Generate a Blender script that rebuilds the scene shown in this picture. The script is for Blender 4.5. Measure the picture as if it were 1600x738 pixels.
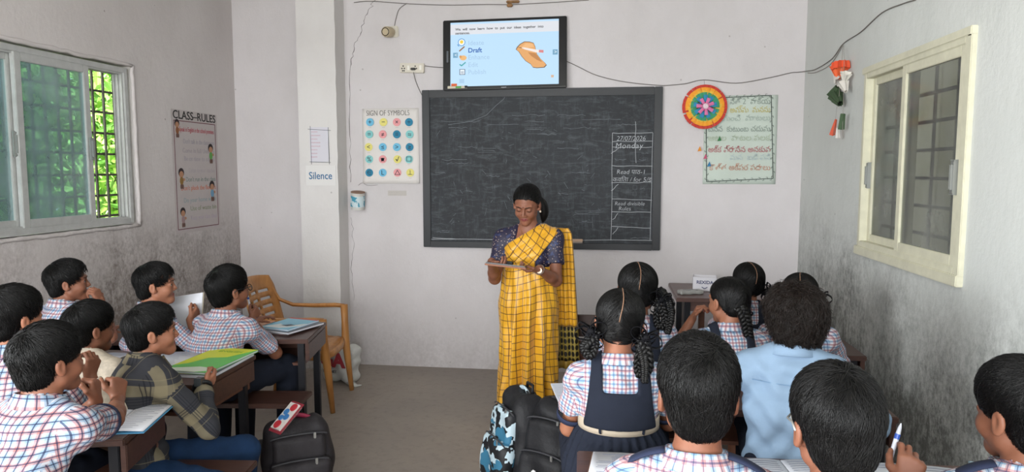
import bpy, bmesh, math, random
import numpy as np
from mathutils import Vector, Matrix, Euler
from math import sin, cos, pi, radians as R_

# ------------------------------------------------------------------ scene start
for o in list(bpy.data.objects): bpy.data.objects.remove(o)
SC = bpy.context.scene
COL = SC.collection
random.seed(7)
RNG = np.random.default_rng(7)

# ------------------------------------------------------------------ camera
FPX = 1100.0; HC = 1.65
YAW = math.atan(150/FPX); PIT = math.atan(103/FPX)
CF = np.array([-sin(YAW)*cos(PIT), cos(YAW)*cos(PIT), -sin(PIT)])
CR = np.array([cos(YAW), sin(YAW), 0.0]); CU = np.cross(CR, CF); CC = np.array([0, 0, HC])
cam = bpy.data.objects.new('camera', bpy.data.cameras.new('camera')); COL.objects.link(cam)
cam.data.sensor_width = 36; cam.data.lens = FPX/1600*36; cam.data.clip_start = .05; cam.data.clip_end = 200
cam.location = (0, 0, HC); cam.rotation_euler = (pi/2-PIT, 0, YAW)
SC.camera = cam

# ------------------------------------------------------------------ world, sun, daylight at the openings, exposure
SC.view_settings.view_transform = 'Standard'; SC.view_settings.look = 'None'
SC.view_settings.gamma = 1; SC.view_settings.use_curve_mapping = False
SC.view_settings.exposure = 0.30
W = bpy.data.worlds.new('sky'); SC.world = W; W.use_nodes = True
bg = W.node_tree.nodes['Background']; bg.inputs[0].default_value = (.93, .97, 1, 1); bg.inputs[1].default_value = 4.0
sun = bpy.data.objects.new('sun', bpy.data.lights.new('sun', 'SUN')); COL.objects.link(sun)
sun.data.energy = 9.0; sun.data.angle = R_(3); sun.data.color = (1, .97, .9)
sun.rotation_euler = (R_(-12), R_(48), 0)          # high, from the right of the building: lights the trees outside the left window
def area(name, loc, target, sx, sy, power, color=(1, 1, 1)):
    l = bpy.data.lights.new(name, 'AREA'); l.shape = 'RECTANGLE'; l.size = sx; l.size_y = sy; l.energy = power; l.color = color
    o = bpy.data.objects.new(name, l); COL.objects.link(o); o.location = loc
    o.rotation_euler = (Vector(target)-Vector(loc)).to_track_quat('-Z', 'Y').to_euler(); return o
area('daylight_side_opening', (-3.5, -.3, 1.9), (-.5, 1.6, .9), 2.2, 1.3, 165, (.94, .98, 1))
area('daylight_rear_opening', (-.7, -2.6, 1.8), (-.7, 3, 1.3), 3.6, 2.0, 215, (.96, .98, 1))

def at(x, y, X=None, Y=None, Z=None, D=None):
    """point of the room seen at photo pixel (x, y) on a known plane / at a known depth"""
    d = CF + CR*(x-800)/FPX + CU*(369-y)/FPX
    if X is not None: t = X/d[0]
    elif Y is not None: t = Y/d[1]
    elif Z is not None: t = (Z-HC)/d[2]
    else: t = D
    return Vector(CC + d*t)

# ------------------------------------------------------------------ materials
def lin(c):
    if isinstance(c, str):
        c = [int(c[i:i+2], 16)/255 for i in (0, 2, 4)]
    return tuple(((v/12.92) if v <= .04045 else ((v+.055)/1.055)**2.4) for v in c[:3]) + (1,)
class NT:
    def __init__(s, name):
        s.m = bpy.data.materials.new(name); s.m.use_nodes = True; s.t = s.m.node_tree; s.b = s.t.nodes['Principled BSDF']; s.out = s.t.nodes['Material Output']
    def n(s, typ, **kw):
        nd = s.t.nodes.new(typ)
        for k, v in kw.items(): setattr(nd, k, v)
        return nd
    def l(s, a, b): s.t.links.new(a, b)
    def math(s, op, a, b=None, c=None):
        nd = s.n('ShaderNodeMath', operation=op)
        for i, v in enumerate((a, b, c)):
            if v is None: continue
            if isinstance(v, (int, float)): nd.inputs[i].default_value = v
            else: s.l(v, nd.inputs[i])
        return nd.outputs[0]
    def mix(s, f, a, b, mode='MIX'):
        nd = s.n('ShaderNodeMix', data_type='RGBA', blend_type=mode)
        for i, v in ((0, f), (6, a), (7, b)):
            if isinstance(v, (int, float)): nd.inputs[i].default_value = v
            elif isinstance(v, tuple): nd.inputs[i].default_value = v
            else: s.l(v, nd.inputs[i])
        return nd.outputs[2]
    def noise(s, scale, detail=4, rough=.55, vec=None, out=0, dist=0):
        nd = s.n('ShaderNodeTexNoise'); nd.inputs['Scale'].default_value = scale; nd.inputs['Detail'].default_value = detail
        nd.inputs['Roughness'].default_value = rough; nd.inputs['Distortion'].default_value = dist
        if vec is not None: s.l(vec, nd.inputs['Vector'])
        return nd.outputs[out]
    def coord(s, kind='Object', scale=None):
        o = s.n('ShaderNodeTexCoord').outputs[kind]
        if scale:
            mp = s.n('ShaderNodeMapping'); mp.inputs['Scale'].default_value = scale; s.l(o, mp.inputs[0]); o = mp.outputs[0]
        return o
    def ramp(s, f, lo, hi, a=0., b=1.):
        nd = s.n('ShaderNodeMapRange'); nd.clamp = True
        for i, v in enumerate((lo, hi, a, b)): nd.inputs[i+1].default_value = v
        s.l(f, nd.inputs[0]); return nd.outputs[0]
    def bump(s, h, strength=.3, dist=.01):
        nd = s.n('ShaderNodeBump'); nd.inputs['Strength'].default_value = strength; nd.inputs['Distance'].default_value = dist
        s.l(h, nd.inputs['Height']); s.l(nd.outputs[0], s.b.inputs['Normal'])
MATS = {}
def mat(name, col, rough=.6, spec=.4, metal=0, var=.0, vscale=8, bump=0, bscale=60, coat=0, emit=0, sheen=0, alpha=None, stretch=None):
    if name in MATS: return MATS[name]
    t = NT(name); c = lin(col); co = t.coord('Object', stretch)
    if var:
        d = tuple(max(0, v*(1-var)) for v in c[:3])+(1,); u = tuple(min(1, v*(1+var)) for v in c[:3])+(1,)
        f = t.ramp(t.noise(vscale, 5, .6, co), .3, .7); t.l(t.mix(f, d, u), t.b.inputs['Base Color'])
    else: t.b.inputs['Base Color'].default_value = c
    t.b.inputs['Roughness'].default_value = rough; t.b.inputs['Specular IOR Level'].default_value = spec; t.b.inputs['Metallic'].default_value = metal
    if coat: t.b.inputs['Coat Weight'].default_value = coat
    if sheen: t.b.inputs['Sheen Weight'].default_value = sheen
    if emit: t.b.inputs['Emission Color'].default_value = c; t.b.inputs['Emission Strength'].default_value = emit
    if bump: t.bump(t.noise(bscale, 4, .6, co), bump)
    MATS[name] = t.m; return t.m
def wood(name, c1, c2, rough=.45, scale=6, stretch=(1, 12, 12)):
    t = NT(name); co = t.coord('Object', stretch)
    f = t.ramp(t.noise(scale, 6, .65, co, dist=.6), .3, .7); t.l(t.mix(f, lin(c1), lin(c2)), t.b.inputs['Base Color'])
    t.b.inputs['Roughness'].default_value = rough; t.bump(f, .08, .002); MATS[name] = t.m; return t.m
def plaster(name, base, stain, dark, side, seed=0, gr=.62):
    """off white lime plaster with trowel marks, hairline dirt and grime rubbed into the lower band"""
    t = NT(name); co = t.coord('Object')
    sp = t.n('ShaderNodeSeparateXYZ'); t.l(co, sp.inputs[0]); z = sp.outputs[2]; y = sp.outputs[1]
    mp = t.n('ShaderNodeMapping'); mp.inputs['Location'].default_value = (seed, seed*2, 0); mp.inputs['Scale'].default_value = (1, 1, .75); t.l(co, mp.inputs[0]); v = mp.outputs[0]
    big = t.noise(1.4, 5, .6, v); fine = t.noise(38, 6, .78, v); mid = t.noise(6, 5, .65, v)
    c = t.mix(t.math('MULTIPLY', t.ramp(big, .38, .68), .55), lin(base), lin(stain))
    c = t.mix(t.math('MULTIPLY', t.ramp(fine, .56, .8), .25), c, lin(stain))
    if side:
        zlo, zhi = side
        band = t.ramp(t.math('ADD', z, t.math('MULTIPLY', t.math('SUBTRACT', big, .5), 1.3)), zhi, zlo)
        rub = t.math('MULTIPLY', band, t.math('ADD', t.math('MULTIPLY', t.ramp(fine, .38, .62), .75), t.math('MULTIPLY', t.ramp(mid, .4, .62), .45)))
        c = t.mix(t.math('MINIMUM', t.math('MULTIPLY', rub, gr), .80), c, lin(dark))
    # specks
    vo = t.n('ShaderNodeTexVoronoi'); vo.inputs['Scale'].default_value = 5; t.l(co, vo.inputs['Vector'])
    c = t.mix(t.math('MULTIPLY', t.math('LESS_THAN', vo.outputs['Distance'], .035), .5), c, lin(dark))
    t.l(c, t.b.inputs['Base Color']); t.b.inputs['Roughness'].default_value = .85; t.b.inputs['Specular IOR Level'].default_value = .2
    t.bump(t.math('ADD', t.math('MULTIPLY', fine, .5), t.math('MULTIPLY', mid, 1.2)), .35, .012)
    MATS[name] = t.m; return t.m
def plaid(name, base, stripes, weave=True, uvscale=1.0):
    """woven check: stripes = [(period, offset, width, colour, strength)] along both fabric directions, UV in metres"""
    t = NT(name); uv = t.n('ShaderNodeUVMap').outputs[0]; sp = t.n('ShaderNodeSeparateXYZ'); t.l(uv, sp.inputs[0])
    c = lin(base)
    for per, off, w, col, st in stripes:
        for ax in (0, 1):
            f = t.math('FRACT', t.math('DIVIDE', t.math('ADD', sp.outputs[ax], off+20*per), per))
            m = t.math('MULTIPLY', t.math('LESS_THAN', f, w/per), st)
            c = t.mix(m, c, lin(col))
    t.l(c, t.b.inputs['Base Color']); t.b.inputs['Roughness'].default_value = .85; t.b.inputs['Specular IOR Level'].default_value = .2
    t.bump(t.noise(40, 3, .5, t.coord('Object')), .25, .004); MATS[name] = t.m; return t.m

# ------------------------------------------------------------------ mesh helpers
class MB:
    """collects shapes, then links them as ONE mesh object"""
    def __init__(s): s.v = []; s.f = []; s.mi = []; s.uv = {}
    def add(s, vs, fs, mi=0):
        o = len(s.v); s.v += [tuple(v) for v in vs]; s.f += [tuple(i+o for i in f) for f in fs]; s.mi += [mi]*len(fs); return s
    def box(s, a, b, mi=0, M=None, bev=.0):
        x0, y0, z0 = a; x1, y1, z1 = b
        if bev > 0:
            bm = bmesh.new(); bmesh.ops.create_cube(bm, size=1)
            for v in bm.verts: v.co = Vector(((x0+x1)/2+v.co.x*(x1-x0), (y0+y1)/2+v.co.y*(y1-y0), (z0+z1)/2+v.co.z*(z1-z0)))
            bmesh.ops.bevel(bm, geom=bm.edges[:], offset=min(bev, .49*min(abs(x1-x0), abs(y1-y0), abs(z1-z0))), segments=2, affect='EDGES')
            bm.verts.index_update(); vs = [v.co.copy() for v in bm.verts]; fs = [[v.index for v in f.verts] for f in bm.faces]; bm.free()
        else:
            vs = [Vector(p) for p in ((x0, y0, z0), (x1, y0, z0), (x1, y1, z0), (x0, y1, z0), (x0, y0, z1), (x1, y0, z1), (x1, y1, z1), (x0, y1, z1))]
            fs = [(0, 3, 2, 1), (4, 5, 6, 7), (0, 1, 5, 4), (1, 2, 6, 5), (2, 3, 7, 6), (3, 0, 4, 7)]
        if M is not None: vs = [M @ v for v in vs]
        return s.add(vs, fs, mi)
    def bar(s, p, q, w, h=None, mi=0, up=(0, 0, 1)):
        """rectangular bar from p to q"""
        h = h or w; p = Vector(p); q = Vector(q); d = (q-p).normalized(); u = Vector(up)
        if abs(d.dot(u)) > .95: u = Vector((0, 1, 0))
        r = d.cross(u).normalized(); u = r.cross(d)
        vs = [e+r*a*w/2+u*b*h/2 for e in (p, q) for a, b in ((-1, -1), (1, -1), (1, 1), (-1, 1))]
        return s.add(vs, [(0, 1, 2, 3), (7, 6, 5, 4), (0, 4, 5, 1), (1, 5, 6, 2), (2, 6, 7, 3), (3, 7, 4, 0)], mi)
    def tube(s, pts, r, n=8, mi=0, cap=True, closed=False, flat=1.0):
        pts = [Vector(p) for p in pts]; m = len(pts); rs = r if hasattr(r, '__len__') else [r]*m
        vs = []; u = None
        for i, p in enumerate(pts):
            a = pts[(i-1) % m] if (closed or i) else pts[0]; b = pts[(i+1) % m] if (closed or i < m-1) else pts[-1]
            d = (b-a).normalized()
            if u is None: u = d.orthogonal().normalized() if abs(d.z) > .9 else Vector((0, 0, 1))
            u = (u-d*u.dot(d)); u = u.normalized() if u.length > 1e-6 else d.orthogonal().normalized()
            w = d.cross(u)
            for k in range(n):
                t = 2*pi*k/n; vs.append(p+(u*cos(t)*flat+w*sin(t))*rs[i])
        fs = []
        for i in range(m if closed else m-1):
            j = (i+1) % m
            for k in range(n): fs.append((i*n+k, i*n+(k+1) % n, j*n+(k+1) % n, j*n+k))
        if cap and not closed: fs += [tuple(range(n))[::-1], tuple(range((m-1)*n, m*n))]
        return s.add(vs, fs, mi)
    def lathe(s, prof, c=(0, 0, 0), n=20, mi=0, M=None):
        vs = [Vector((r*cos(2*pi*k/n), r*sin(2*pi*k/n), z)) for r, z in prof for k in range(n)]
        fs = [(i*n+k, i*n+(k+1) % n, (i+1)*n+(k+1) % n, (i+1)*n+k) for i in range(len(prof)-1) for k in range(n)]
        fs += [tuple(range(n))[::-1], tuple(range((len(prof)-1)*n, len(prof)*n))]
        vs = [((M @ v) if M is not None else v)+Vector(c) for v in vs]; return s.add(vs, fs, mi)
    def prism(s, poly, z0, z1, mi=0, M=None):
        n = len(poly); vs = [Vector((x, y, z)) for z in (z0, z1) for x, y in poly]
        if M is not None: vs = [M @ v for v in vs]
        return s.add(vs, [tuple(range(n))[::-1], tuple(range(n, 2*n))]+[(i, (i+1) % n, n+(i+1) % n, n+i) for i in range(n)], mi)
    def sheet(s, P, th, mi=0, uvs=None):
        """grid of points P[i][j] given a real thickness"""
        ni, nj = len(P), len(P[0]); P = [[Vector(q) for q in row] for row in P]; top = []; bot = []
        for i in range(ni):
            for j in range(nj):
                du = P[min(i+1, ni-1)][j]-P[max(i-1, 0)][j]; dv = P[i][min(j+1, nj-1)]-P[i][max(j-1, 0)]
                n = du.cross(dv); n = n.normalized() if n.length > 1e-9 else Vector((0, 0, 1))
                top.append(P[i][j]+n*th/2); bot.append(P[i][j]-n*th/2)
        N = ni*nj; fs = []
        for i in range(ni-1):
            for j in range(nj-1):
                a = i*nj+j; fs.append((a, a+nj, a+nj+1, a+1)); fs.append((N+a, N+a+1, N+a+nj+1, N+a+nj))
        rim = [j for j in range(nj)]+[i*nj+nj-1 for i in range(1, ni)]+[(ni-1)*nj+j for j in range(nj-2, -1, -1)]+[i*nj for i in range(ni-2, 0, -1)]
        for k in range(len(rim)):
            a, b = rim[k], rim[(k+1) % len(rim)]; fs.append((a, b, N+b, N+a))
        base = len(s.v); s.add(top+bot, fs, mi)
        if uvs is not None:
            flat = [uvs[i][j] for i in range(ni) for j in range(nj)]
            for k, q in enumerate(flat): s.uv[base+k] = q; s.uv[base+N+k] = q
        return s
    def build(s, name, mats, parent=None, smooth=False, auto=None, loc=None):
        me = bpy.data.meshes.new(name); me.from_pydata(s.v, [], s.f)
        mats = mats if isinstance(mats, (list, tuple)) else [mats]
        for m in mats: me.materials.append(m)
        if len(mats) > 1: me.polygons.foreach_set('material_index', s.mi)
        if s.uv:
            uvl = me.uv_layers.new(name='UVMap'); li = np.zeros(len(me.loops), np.int32); me.loops.foreach_get('vertex_index', li)
            arr = np.array([s.uv.get(int(i), (0, 0)) for i in li], np.float32); uvl.data.foreach_set('uv', arr.ravel())
        if smooth: me.polygons.foreach_set('use_smooth', [True]*len(me.polygons))
        bm = bmesh.new(); bm.from_mesh(me); bmesh.ops.recalc_face_normals(bm, faces=bm.faces); bm.to_mesh(me); bm.free()
        if auto: me.set_sharp_from_angle(angle=R_(auto))
        return link(name, me, parent, loc)
def link(name, me, parent=None, loc=None):
    o = bpy.data.objects.new(name, me); COL.objects.link(o)
    if parent is not None:
        o.parent = parent; w = root_offset(parent)
        if loc is not None: o.location = Vector(loc)-w
        else: o.location = -w if w.length else (0, 0, 0)
    elif loc is not None: o.location = loc
    return o
def root_offset(p):
    """parts are modelled in room coordinates; a thing made with origin=True carries its base point here"""
    if p.parent is not None: return Vector((0, 0, 0))
    return Vector(p['_w']) if '_w' in p.keys() else Vector((0, 0, 0))
def thing(name, label, cat, loc=(0, 0, 0), group=None, rz=0, room=False):
    """Empty at the base of a thing. room=True: its parts are modelled in room coordinates"""
    o = bpy.data.objects.new(name, None); COL.objects.link(o); o.empty_display_size = .1
    o.location = loc; o.rotation_euler = (0, 0, rz); o['label'] = label; o['category'] = cat
    if group: o['group'] = group
    if room: o['_w'] = tuple(loc)
    return o
def tag(o, label, cat, group=None, kind=None):
    o['label'] = label; o['category'] = cat
    if group: o['group'] = group
    if kind: o['kind'] = kind
    return o
def struct(o): o['kind'] = 'structure'; return o
def copy_tree(o, parent=None):
    c = o.copy(); COL.objects.link(c); c.parent = parent
    for ch in list(o.children): copy_tree(ch, c)
    return c
def text(name, txt, size, M, m, parent=None, align='LEFT', th=.0006, shear=0, space=1, bold=0, sx=1, label=None):
    """lettering as a mesh. M: 4x4 from text plane (x right, y up, z out) to the room"""
    cu = bpy.data.curves.new(name, 'FONT'); cu.body = txt; cu.size = size; cu.align_x = align; cu.extrude = th; cu.shear = shear
    cu.space_character = space; cu.offset = bold; cu.resolution_u = 3
    t = bpy.data.objects.new('t', cu); COL.objects.link(t); bpy.context.view_layer.update()
    me = bpy.data.meshes.new_from_object(t.evaluated_get(bpy.context.evaluated_depsgraph_get())); bpy.data.objects.remove(t)
    if sx != 1: me.transform(Matrix.Diagonal((sx, 1, 1, 1)))
    me.transform(M); me.materials.clear(); me.materials.append(m)
    o = link(name, me, parent)
    return o
def plane_M(o, right, up):
    r = Vector(right).normalized(); u = Vector(up).normalized(); n = r.cross(u)
    M = Matrix.Identity(4)
    for i in range(3): M[i][0] = r[i]; M[i][1] = u[i]; M[i][2] = n[i]; M[i][3] = o[i]
    return M
# ------------------------------------------------------------------ the room
YB = 5.65; XR = 1.46; XL = -3.13; ZC = 3.35; YF = -2.2
m_back = plaster('back wall plaster', 'cfcacb', 'bcb7b6', '8a8480', (.0, .60), 1, .34)
m_left = plaster('left wall plaster', 'd0cac9', 'bdb6b4', '6a5f57', (.60, 1.55), 4, 1.0)
m_right = plaster('right wall plaster', 'd0d2cf', 'bfc2be', '5d5e5a', (.45, 1.5), 9, 1.0)
m_pil = plaster('pillar plaster', 'd9d6d4', 'c6c1bf', '8a8482', (.1, .5), 5)
m_ceil = plaster('ceiling plaster', 'd8d6d2', 'c8c5c0', '8a8682', None, 6)
def concrete():
    t = NT('cement floor'); co = t.coord('Object'); a = t.noise(1.3, 6, .6, co); b = t.noise(18, 6, .7, co)
    c = t.mix(t.ramp(a, .35, .65), lin('8a8078'), lin('a0968c')); c = t.mix(t.math('MULTIPLY', t.ramp(b, .5, .75), .4), c, lin('5e5751'))
    t.l(c, t.b.inputs['Base Color']); t.l(t.ramp(a, .3, .7, .42, .65), t.b.inputs['Roughness']); t.bump(b, .12, .006); return t.m
m_floor = concrete()
def boxobj(name, a, b, m): return struct(MB().box(a, b).build(name, m))
boxobj('floor', (XL-.2, YF-.2, -.1), (XR+.2, YB+.2, 0), m_floor)
boxobj('ceiling', (XL-.5, YF-1.2, ZC), (XR+.5, YB+.2, ZC+.15), m_ceil)  # overhang past the walls is added to keep direct sun out of the openings
boxobj('wall_back', (XL-.2, YB, 0), (XR+.2, YB+.2, ZC), m_back)
def wall_holes(name, x0, x1, y0, y1, holes, m, zc=ZC):
    """wall along Y between x0 and x1 with rectangular holes (ya, yb, za, zb)"""
    mb = MB(); cur = y0
    for ya, yb, za, zb in sorted(holes):
        mb.box((x0, cur, 0), (x1, ya, zc)); mb.box((x0, ya, 0), (x1, yb, za)); mb.box((x0, ya, zb), (x1, yb, zc)); cur = yb
    mb.box((x0, cur, 0), (x1, y1, zc)); return struct(mb.build(name, m))
LW = (3.02, 4.35, 1.29, 2.33)
RW = (3.13, 4.32, 1.21, 2.20)
wall_holes('wall_left', XL-.12, XL, YF, YB, [LW, (-1.5, .9, .9, 2.4)], m_left)
wall_holes('wall_right', XR, XR+.2, YF, YB, [RW], m_right)
mb = MB(); mb.box((XL, YF-.2, 0), (-2.6, YF, ZC)); mb.box((-2.6, YF-.2, 2.7), (1.1, YF, ZC)); mb.box((1.1, YF-.2, 0), (XR, YF, ZC)); mb.box((-2.6, YF-.2, 0), (1.1, YF, .7))
struct(mb.build('wall_front', m_back))
# pillar in the back wall: slightly wavy plastered arris
rp = np.random.default_rng(3); P = MB(); n = 40
ring = []
for i in range(n+1):
    z = ZC*i/n; w = .006*(rp.random()-.5); ring.append([(-2.49, YB+.01, z), (-2.487, 5.47+w, z), (-2.165+w, 5.467, z), (-2.158+w*.5, YB+.01, z)])
P.sheet(ring, .004); struct(P.build('wall_pillar', m_pil))
o = MB().box((-2.485, 5.475, 0), (-2.168, YB+.02, ZC)).build('wall_pillar_core', m_pil); struct(o)
# outside ground
t = NT('outside earth'); t.l(t.mix(t.ramp(t.noise(3, 5), .3, .7), lin('6b6a45'), lin('8d8a62')), t.b.inputs['Base Color']); m_earth = t.m
boxobj('floor_outside', (-30, -20, -.6), (20, 30, -.3), m_earth)

# cracks in the plaster: thin raised/dark seams
m_crack = mat('dark crack', '4a4441', .9)
def crack(name, pts, r=.0022, jit=.006, nrm=(0, -1, 0), seed=1, label='', sub=7):
    rr = np.random.default_rng(seed); out = []
    for a, b in zip(pts[:-1], pts[1:]):
        for k in range(sub):
            f = k/sub; p = Vector(a).lerp(Vector(b), f); out.append(p+Vector((rr.normal()*jit*(abs(nrm[1])), rr.normal()*jit*abs(nrm[0]), rr.normal()*jit*.4)))
    out.append(Vector(pts[-1])); rs = [r*(.45+rr.random()) for _ in out]
    o = MB().tube(out, rs, 5).build(name, m_crack); return tag(o, label, 'crack')
Yw = YB-.001
def bw(x, y, off=.0): return at(x, y, Y=YB-off)
crack('wall_crack', [bw(585, 0), bw(572, 22), bw(566, 48), bw(553, 75), bw(547, 105), bw(546, 200), bw(548, 285)], label='jagged dark crack running down the back wall beside the pillar', seed=3)
crack('wall_crack', [bw(549, 340), bw(553, 380), bw(550, 420), bw(553, 470)], r=.0012, label='faint short crack low on the back wall, below the hanging tin', seed=5)

# ------------------------------------------------------------------ left window with grille, glass and trees outside
m_alu = mat('window aluminium', 'b9bab8', .45, .5, .3, var=.08, vscale=20)
m_iron = mat('grille iron', '5f5b54', .6, .4, .4, var=.2, vscale=25)
def glass_mat(name, col, rough, transp, refl=.12):
    t = NT(name); gl = t.n('ShaderNodeBsdfGlossy'); gl.inputs['Roughness'].default_value = rough
    tr = t.n('ShaderNodeBsdfTransparent'); tr.inputs[0].default_value = lin(col); df = t.n('ShaderNodeBsdfDiffuse'); df.inputs[0].default_value = lin(col)
    m1 = t.n('ShaderNodeMixShader'); t.l(df.outputs[0], m1.inputs[1]); t.l(tr.outputs[0], m1.inputs[2])
    f = t.ramp(t.noise(2.2, 5, .6, t.coord('Object')), .35, .7, transp-.18, transp+.1); t.l(f, m1.inputs[0])
    m2 = t.n('ShaderNodeMixShader'); m2.inputs[0].default_value = refl; t.l(m1.outputs[0], m2.inputs[1]); t.l(gl.outputs[0], m2.inputs[2])
    t.l(m2.outputs[0], t.out.inputs[0]); return t.m
m_glL = glass_mat('tinted window glass', 'b2ccce', .15, .76)
m_glR = glass_mat('grey window glass', 'b4b6b0', .12, .84, .08)
def frame_rect(mb, x0, x1, ya, yb, za, zb, w, d=None):
    mb.box((x0, ya, za), (x1, ya+w, zb), bev=.003); mb.box((x0, yb-w, za), (x1, yb, zb), bev=.003)
    mb.box((x0, ya+w, za), (x1, yb-w, za+w), bev=.003); mb.box((x0, ya+w, zb-w), (x1, yb-w, zb), bev=.003)
wl = bpy.data.objects.new('window_1', None); COL.objects.link(wl); struct(wl)
mb = MB(); frame_rect(mb, XL-.085, XL-.01, LW[0]+.01, LW[1]-.03, LW[2]+.01, LW[3]-.015, .035)
for k in range(3):    # rails of the three sliding tracks
    mb.box((XL-.080+k*.028, LW[0]+.04, LW[2]+.045), (XL-.076+k*.028, LW[1]-.06, LW[2]+.055)); mb.box((XL-.080+k*.028, LW[0]+.04, LW[3]-.06), (XL-.076+k*.028, LW[1]-.06, LW[3]-.05))
    mb.box((XL-.080+k*.028, LW[1]-.080, LW[2]+.04), (XL-.075+k*.028, LW[1]-.06, LW[3]-.045))
mb.build('window_frame', m_alu, wl)
def sash(ya, yb, x, parent, mg, mf, name='sash', z0=LW[2]+.045, z1=LW[3]-.05, w=.045, hy=None, hz=1.75, hs=1):
    s = MB(); frame_rect(s, x-.014, x+.014, ya, yb, z0, z1, w); f = s.build(name, mf, parent)
    MB().box((x-.003, ya+w-.005, z0+w-.005), (x+.003, yb-w+.005, z1-w+.005)).build('pane', mg, f)
    if hy is not None:
        h = MB(); h.box((x+hs*.014, hy-.012, hz-.07), (x+hs*.03, hy+.012, hz+.07), bev=.004); h.box((x+hs*.028, hy-.006, hz-.05), (x+hs*.04, hy+.006, hz+.05), bev=.002)
        for dz in (-.06, .06): h.lathe([(.0, 0), (.006, 0), (.006, .004), (0, .004)], (x+hs*.03, hy, hz+dz), 8, M=Matrix.Rotation(pi/2*hs, 4, 'Y'))
        h.build('handle', mat('handle grey', '8f918e', .4, .5, .5), f)
    return f
sash(3.42, 3.97, XL-.024, wl, m_glL, m_alu, hy=3.948, hz=1.78)
sash(3.02, 3.445, XL-.055, wl, m_glL, m_alu, hy=3.42, hz=1.79)
g = MB()
for k in range(14): yy = LW[0]+.05+k*.098; g.bar((XL-.135, yy, LW[2]-.02), (XL-.135, yy, LW[3]+.02), .012, .012)
for k in range(8): zz = LW[2]+.06+k*.135; g.bar((XL-.147, LW[0]-.02, zz), (XL-.147, LW[1]+.02, zz), .008, .014)
g.build('window_grille', m_iron, wl)
# plaster reveal lip with an uneven edge
rr = np.random.default_rng(11); lip = MB()
def lipline(a, b, n=26):
    pts = [Vector(a).lerp(Vector(b), i/n)+Vector((0, rr.normal()*.003, rr.normal()*.003)) for i in range(n+1)]; lip.tube(pts, [.011+.004*rr.random() for _ in pts], 8)
lipline((XL, LW[0], LW[2]-.01), (XL, LW[1]+.005, LW[2]-.01)); lipline((XL, LW[1]+.005, LW[2]-.01), (XL, LW[1]+.005, LW[3]+.008)); lipline((XL, LW[0], LW[3]+.008), (XL, LW[1]+.005, LW[3]+.008))
lip.build('window_sill', m_left, wl, smooth=True)

# trees outside: crown of many leaves on a forked trunk
m_leafs = [mat('leaf light', 'b9dc78', .5, .3), mat('leaf mid', '93c45c', .5, .3), mat('leaf deep', '6ba047', .55, .3)]
m_bark = mat('bark', '6d6152', .9, var=.3, bump=.5)
def tree(x, y, h, rad, n, label, seed, low=.2):
    rr = np.random.default_rng(seed); root = thing('tree', label, 'tree', (x, y, -.3), 'trees outside the left window')
    tr = MB(); tr.tube([(0, 0, 0), (.05, .03, h*.3), (-.03, .05, h*.6), (0, 0, h*.9)], [.09, .075, .05, .02], 10)
    for k in range(7):
        a = rr.random()*6.28; z = h*(.3+.08*k); tr.tube([(0, 0, z), (cos(a)*rad*.4, sin(a)*rad*.4, z+.25), (cos(a)*rad*.8, sin(a)*rad*.8, z+.45)], [.035, .022, .008], 7)
    tr.build('trunk', m_bark, root, smooth=True)
    c = rr.normal(size=(n, 3)); c /= np.linalg.norm(c, axis=1)[:, None]; c *= (rr.random(n)**.4)[:, None]
    c = c*np.array([rad, rad, h*.5])+np.array([0, 0, h*(.5+low)])
    c += .18*np.sin(c[:, [1, 2, 0]]*4.1+seed)
    sz = .045+.05*rr.random(n); d = rr.normal(size=(n, 3)); d /= np.linalg.norm(d, axis=1)[:, None]; e = np.cross(d, rr.normal(size=(n, 3))); e /= np.linalg.norm(e, axis=1)[:, None]
    nn = np.cross(d, e)
    V = np.stack([c-d*sz[:, None], c+e*sz[:, None]*.42+nn*sz[:, None]*.12, c+d*sz[:, None], c-e*sz[:, None]*.42+nn*sz[:, None]*.12], 1).reshape(-1, 3)
    F = [(4*i, 4*i+1, 4*i+2, 4*i+3) for i in range(n)]
    me = bpy.data.meshes.new('foliage'); me.from_pydata(V, [], F)
    for m in m_leafs: me.materials.append(m)
    me.polygons.foreach_set('material_index', rr.integers(0, 3, n)); link('foliage', me, root)
tree(-5.3, 3.9, 2.9, 1.1, 9000, 'low leafy green tree close outside the left window, behind its open right end', 21)
tree(-5.6, 5.6, 3.3, 1.2, 9000, 'bright green leafy tree outside the left window, furthest to the right', 22)
tree(-5.4, 2.6, 3.0, 1.1, 8000, 'bright green leafy tree outside the left window, seen through the tinted glass', 23)
tree(-7.8, 7.0, 4.0, 1.7, 9000, 'taller tree standing behind the others outside the left window', 24)
tree(-5.8, 7.6, 3.2, 1.3, 8000, 'green tree beyond the right end of the left window', 25)

# ------------------------------------------------------------------ right window, closed, cream frame
m_cream = mat('cream window frame', 'cbc8b2', .5, .4, var=.08, vscale=15)
wr = bpy.data.objects.new('window_2', None); COL.objects.link(wr); struct(wr)
mb = MB(); a, b, c, d = RW
frame_rect(mb, XR-.02, XR+.06, a, b, c, d, .035); mb.box((XR-.03, a-.02, c-.045), (XR+.05, b+.02, c+.004), bev=.004); mb.box((XR-.026, a-.02, d-.008), (XR+.05, b+.02, d+.03), bev=.004)
mb.box((XR-.022, a-.02, c), (XR+.05, a+.012, d), bev=.003)
mb.build('window_frame', m_cream, wr)
sash(3.16, 3.80, XR+.0, wr, m_glR, m_cream, z0=c+.03, z1=d-.03, w=.048, hy=3.185, hz=1.62, hs=-1)
sash(3.74, 4.29, XR+.035, wr, m_glR, m_cream, z0=c+.03, z1=d-.03, w=.045, hy=4.275, hz=1.62, hs=-1)
g = MB()
for k in range(7): zz = c+.12+k*.14; g.bar((XR+.12, a, zz), (XR+.12, b, zz), .016, .016)
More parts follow.
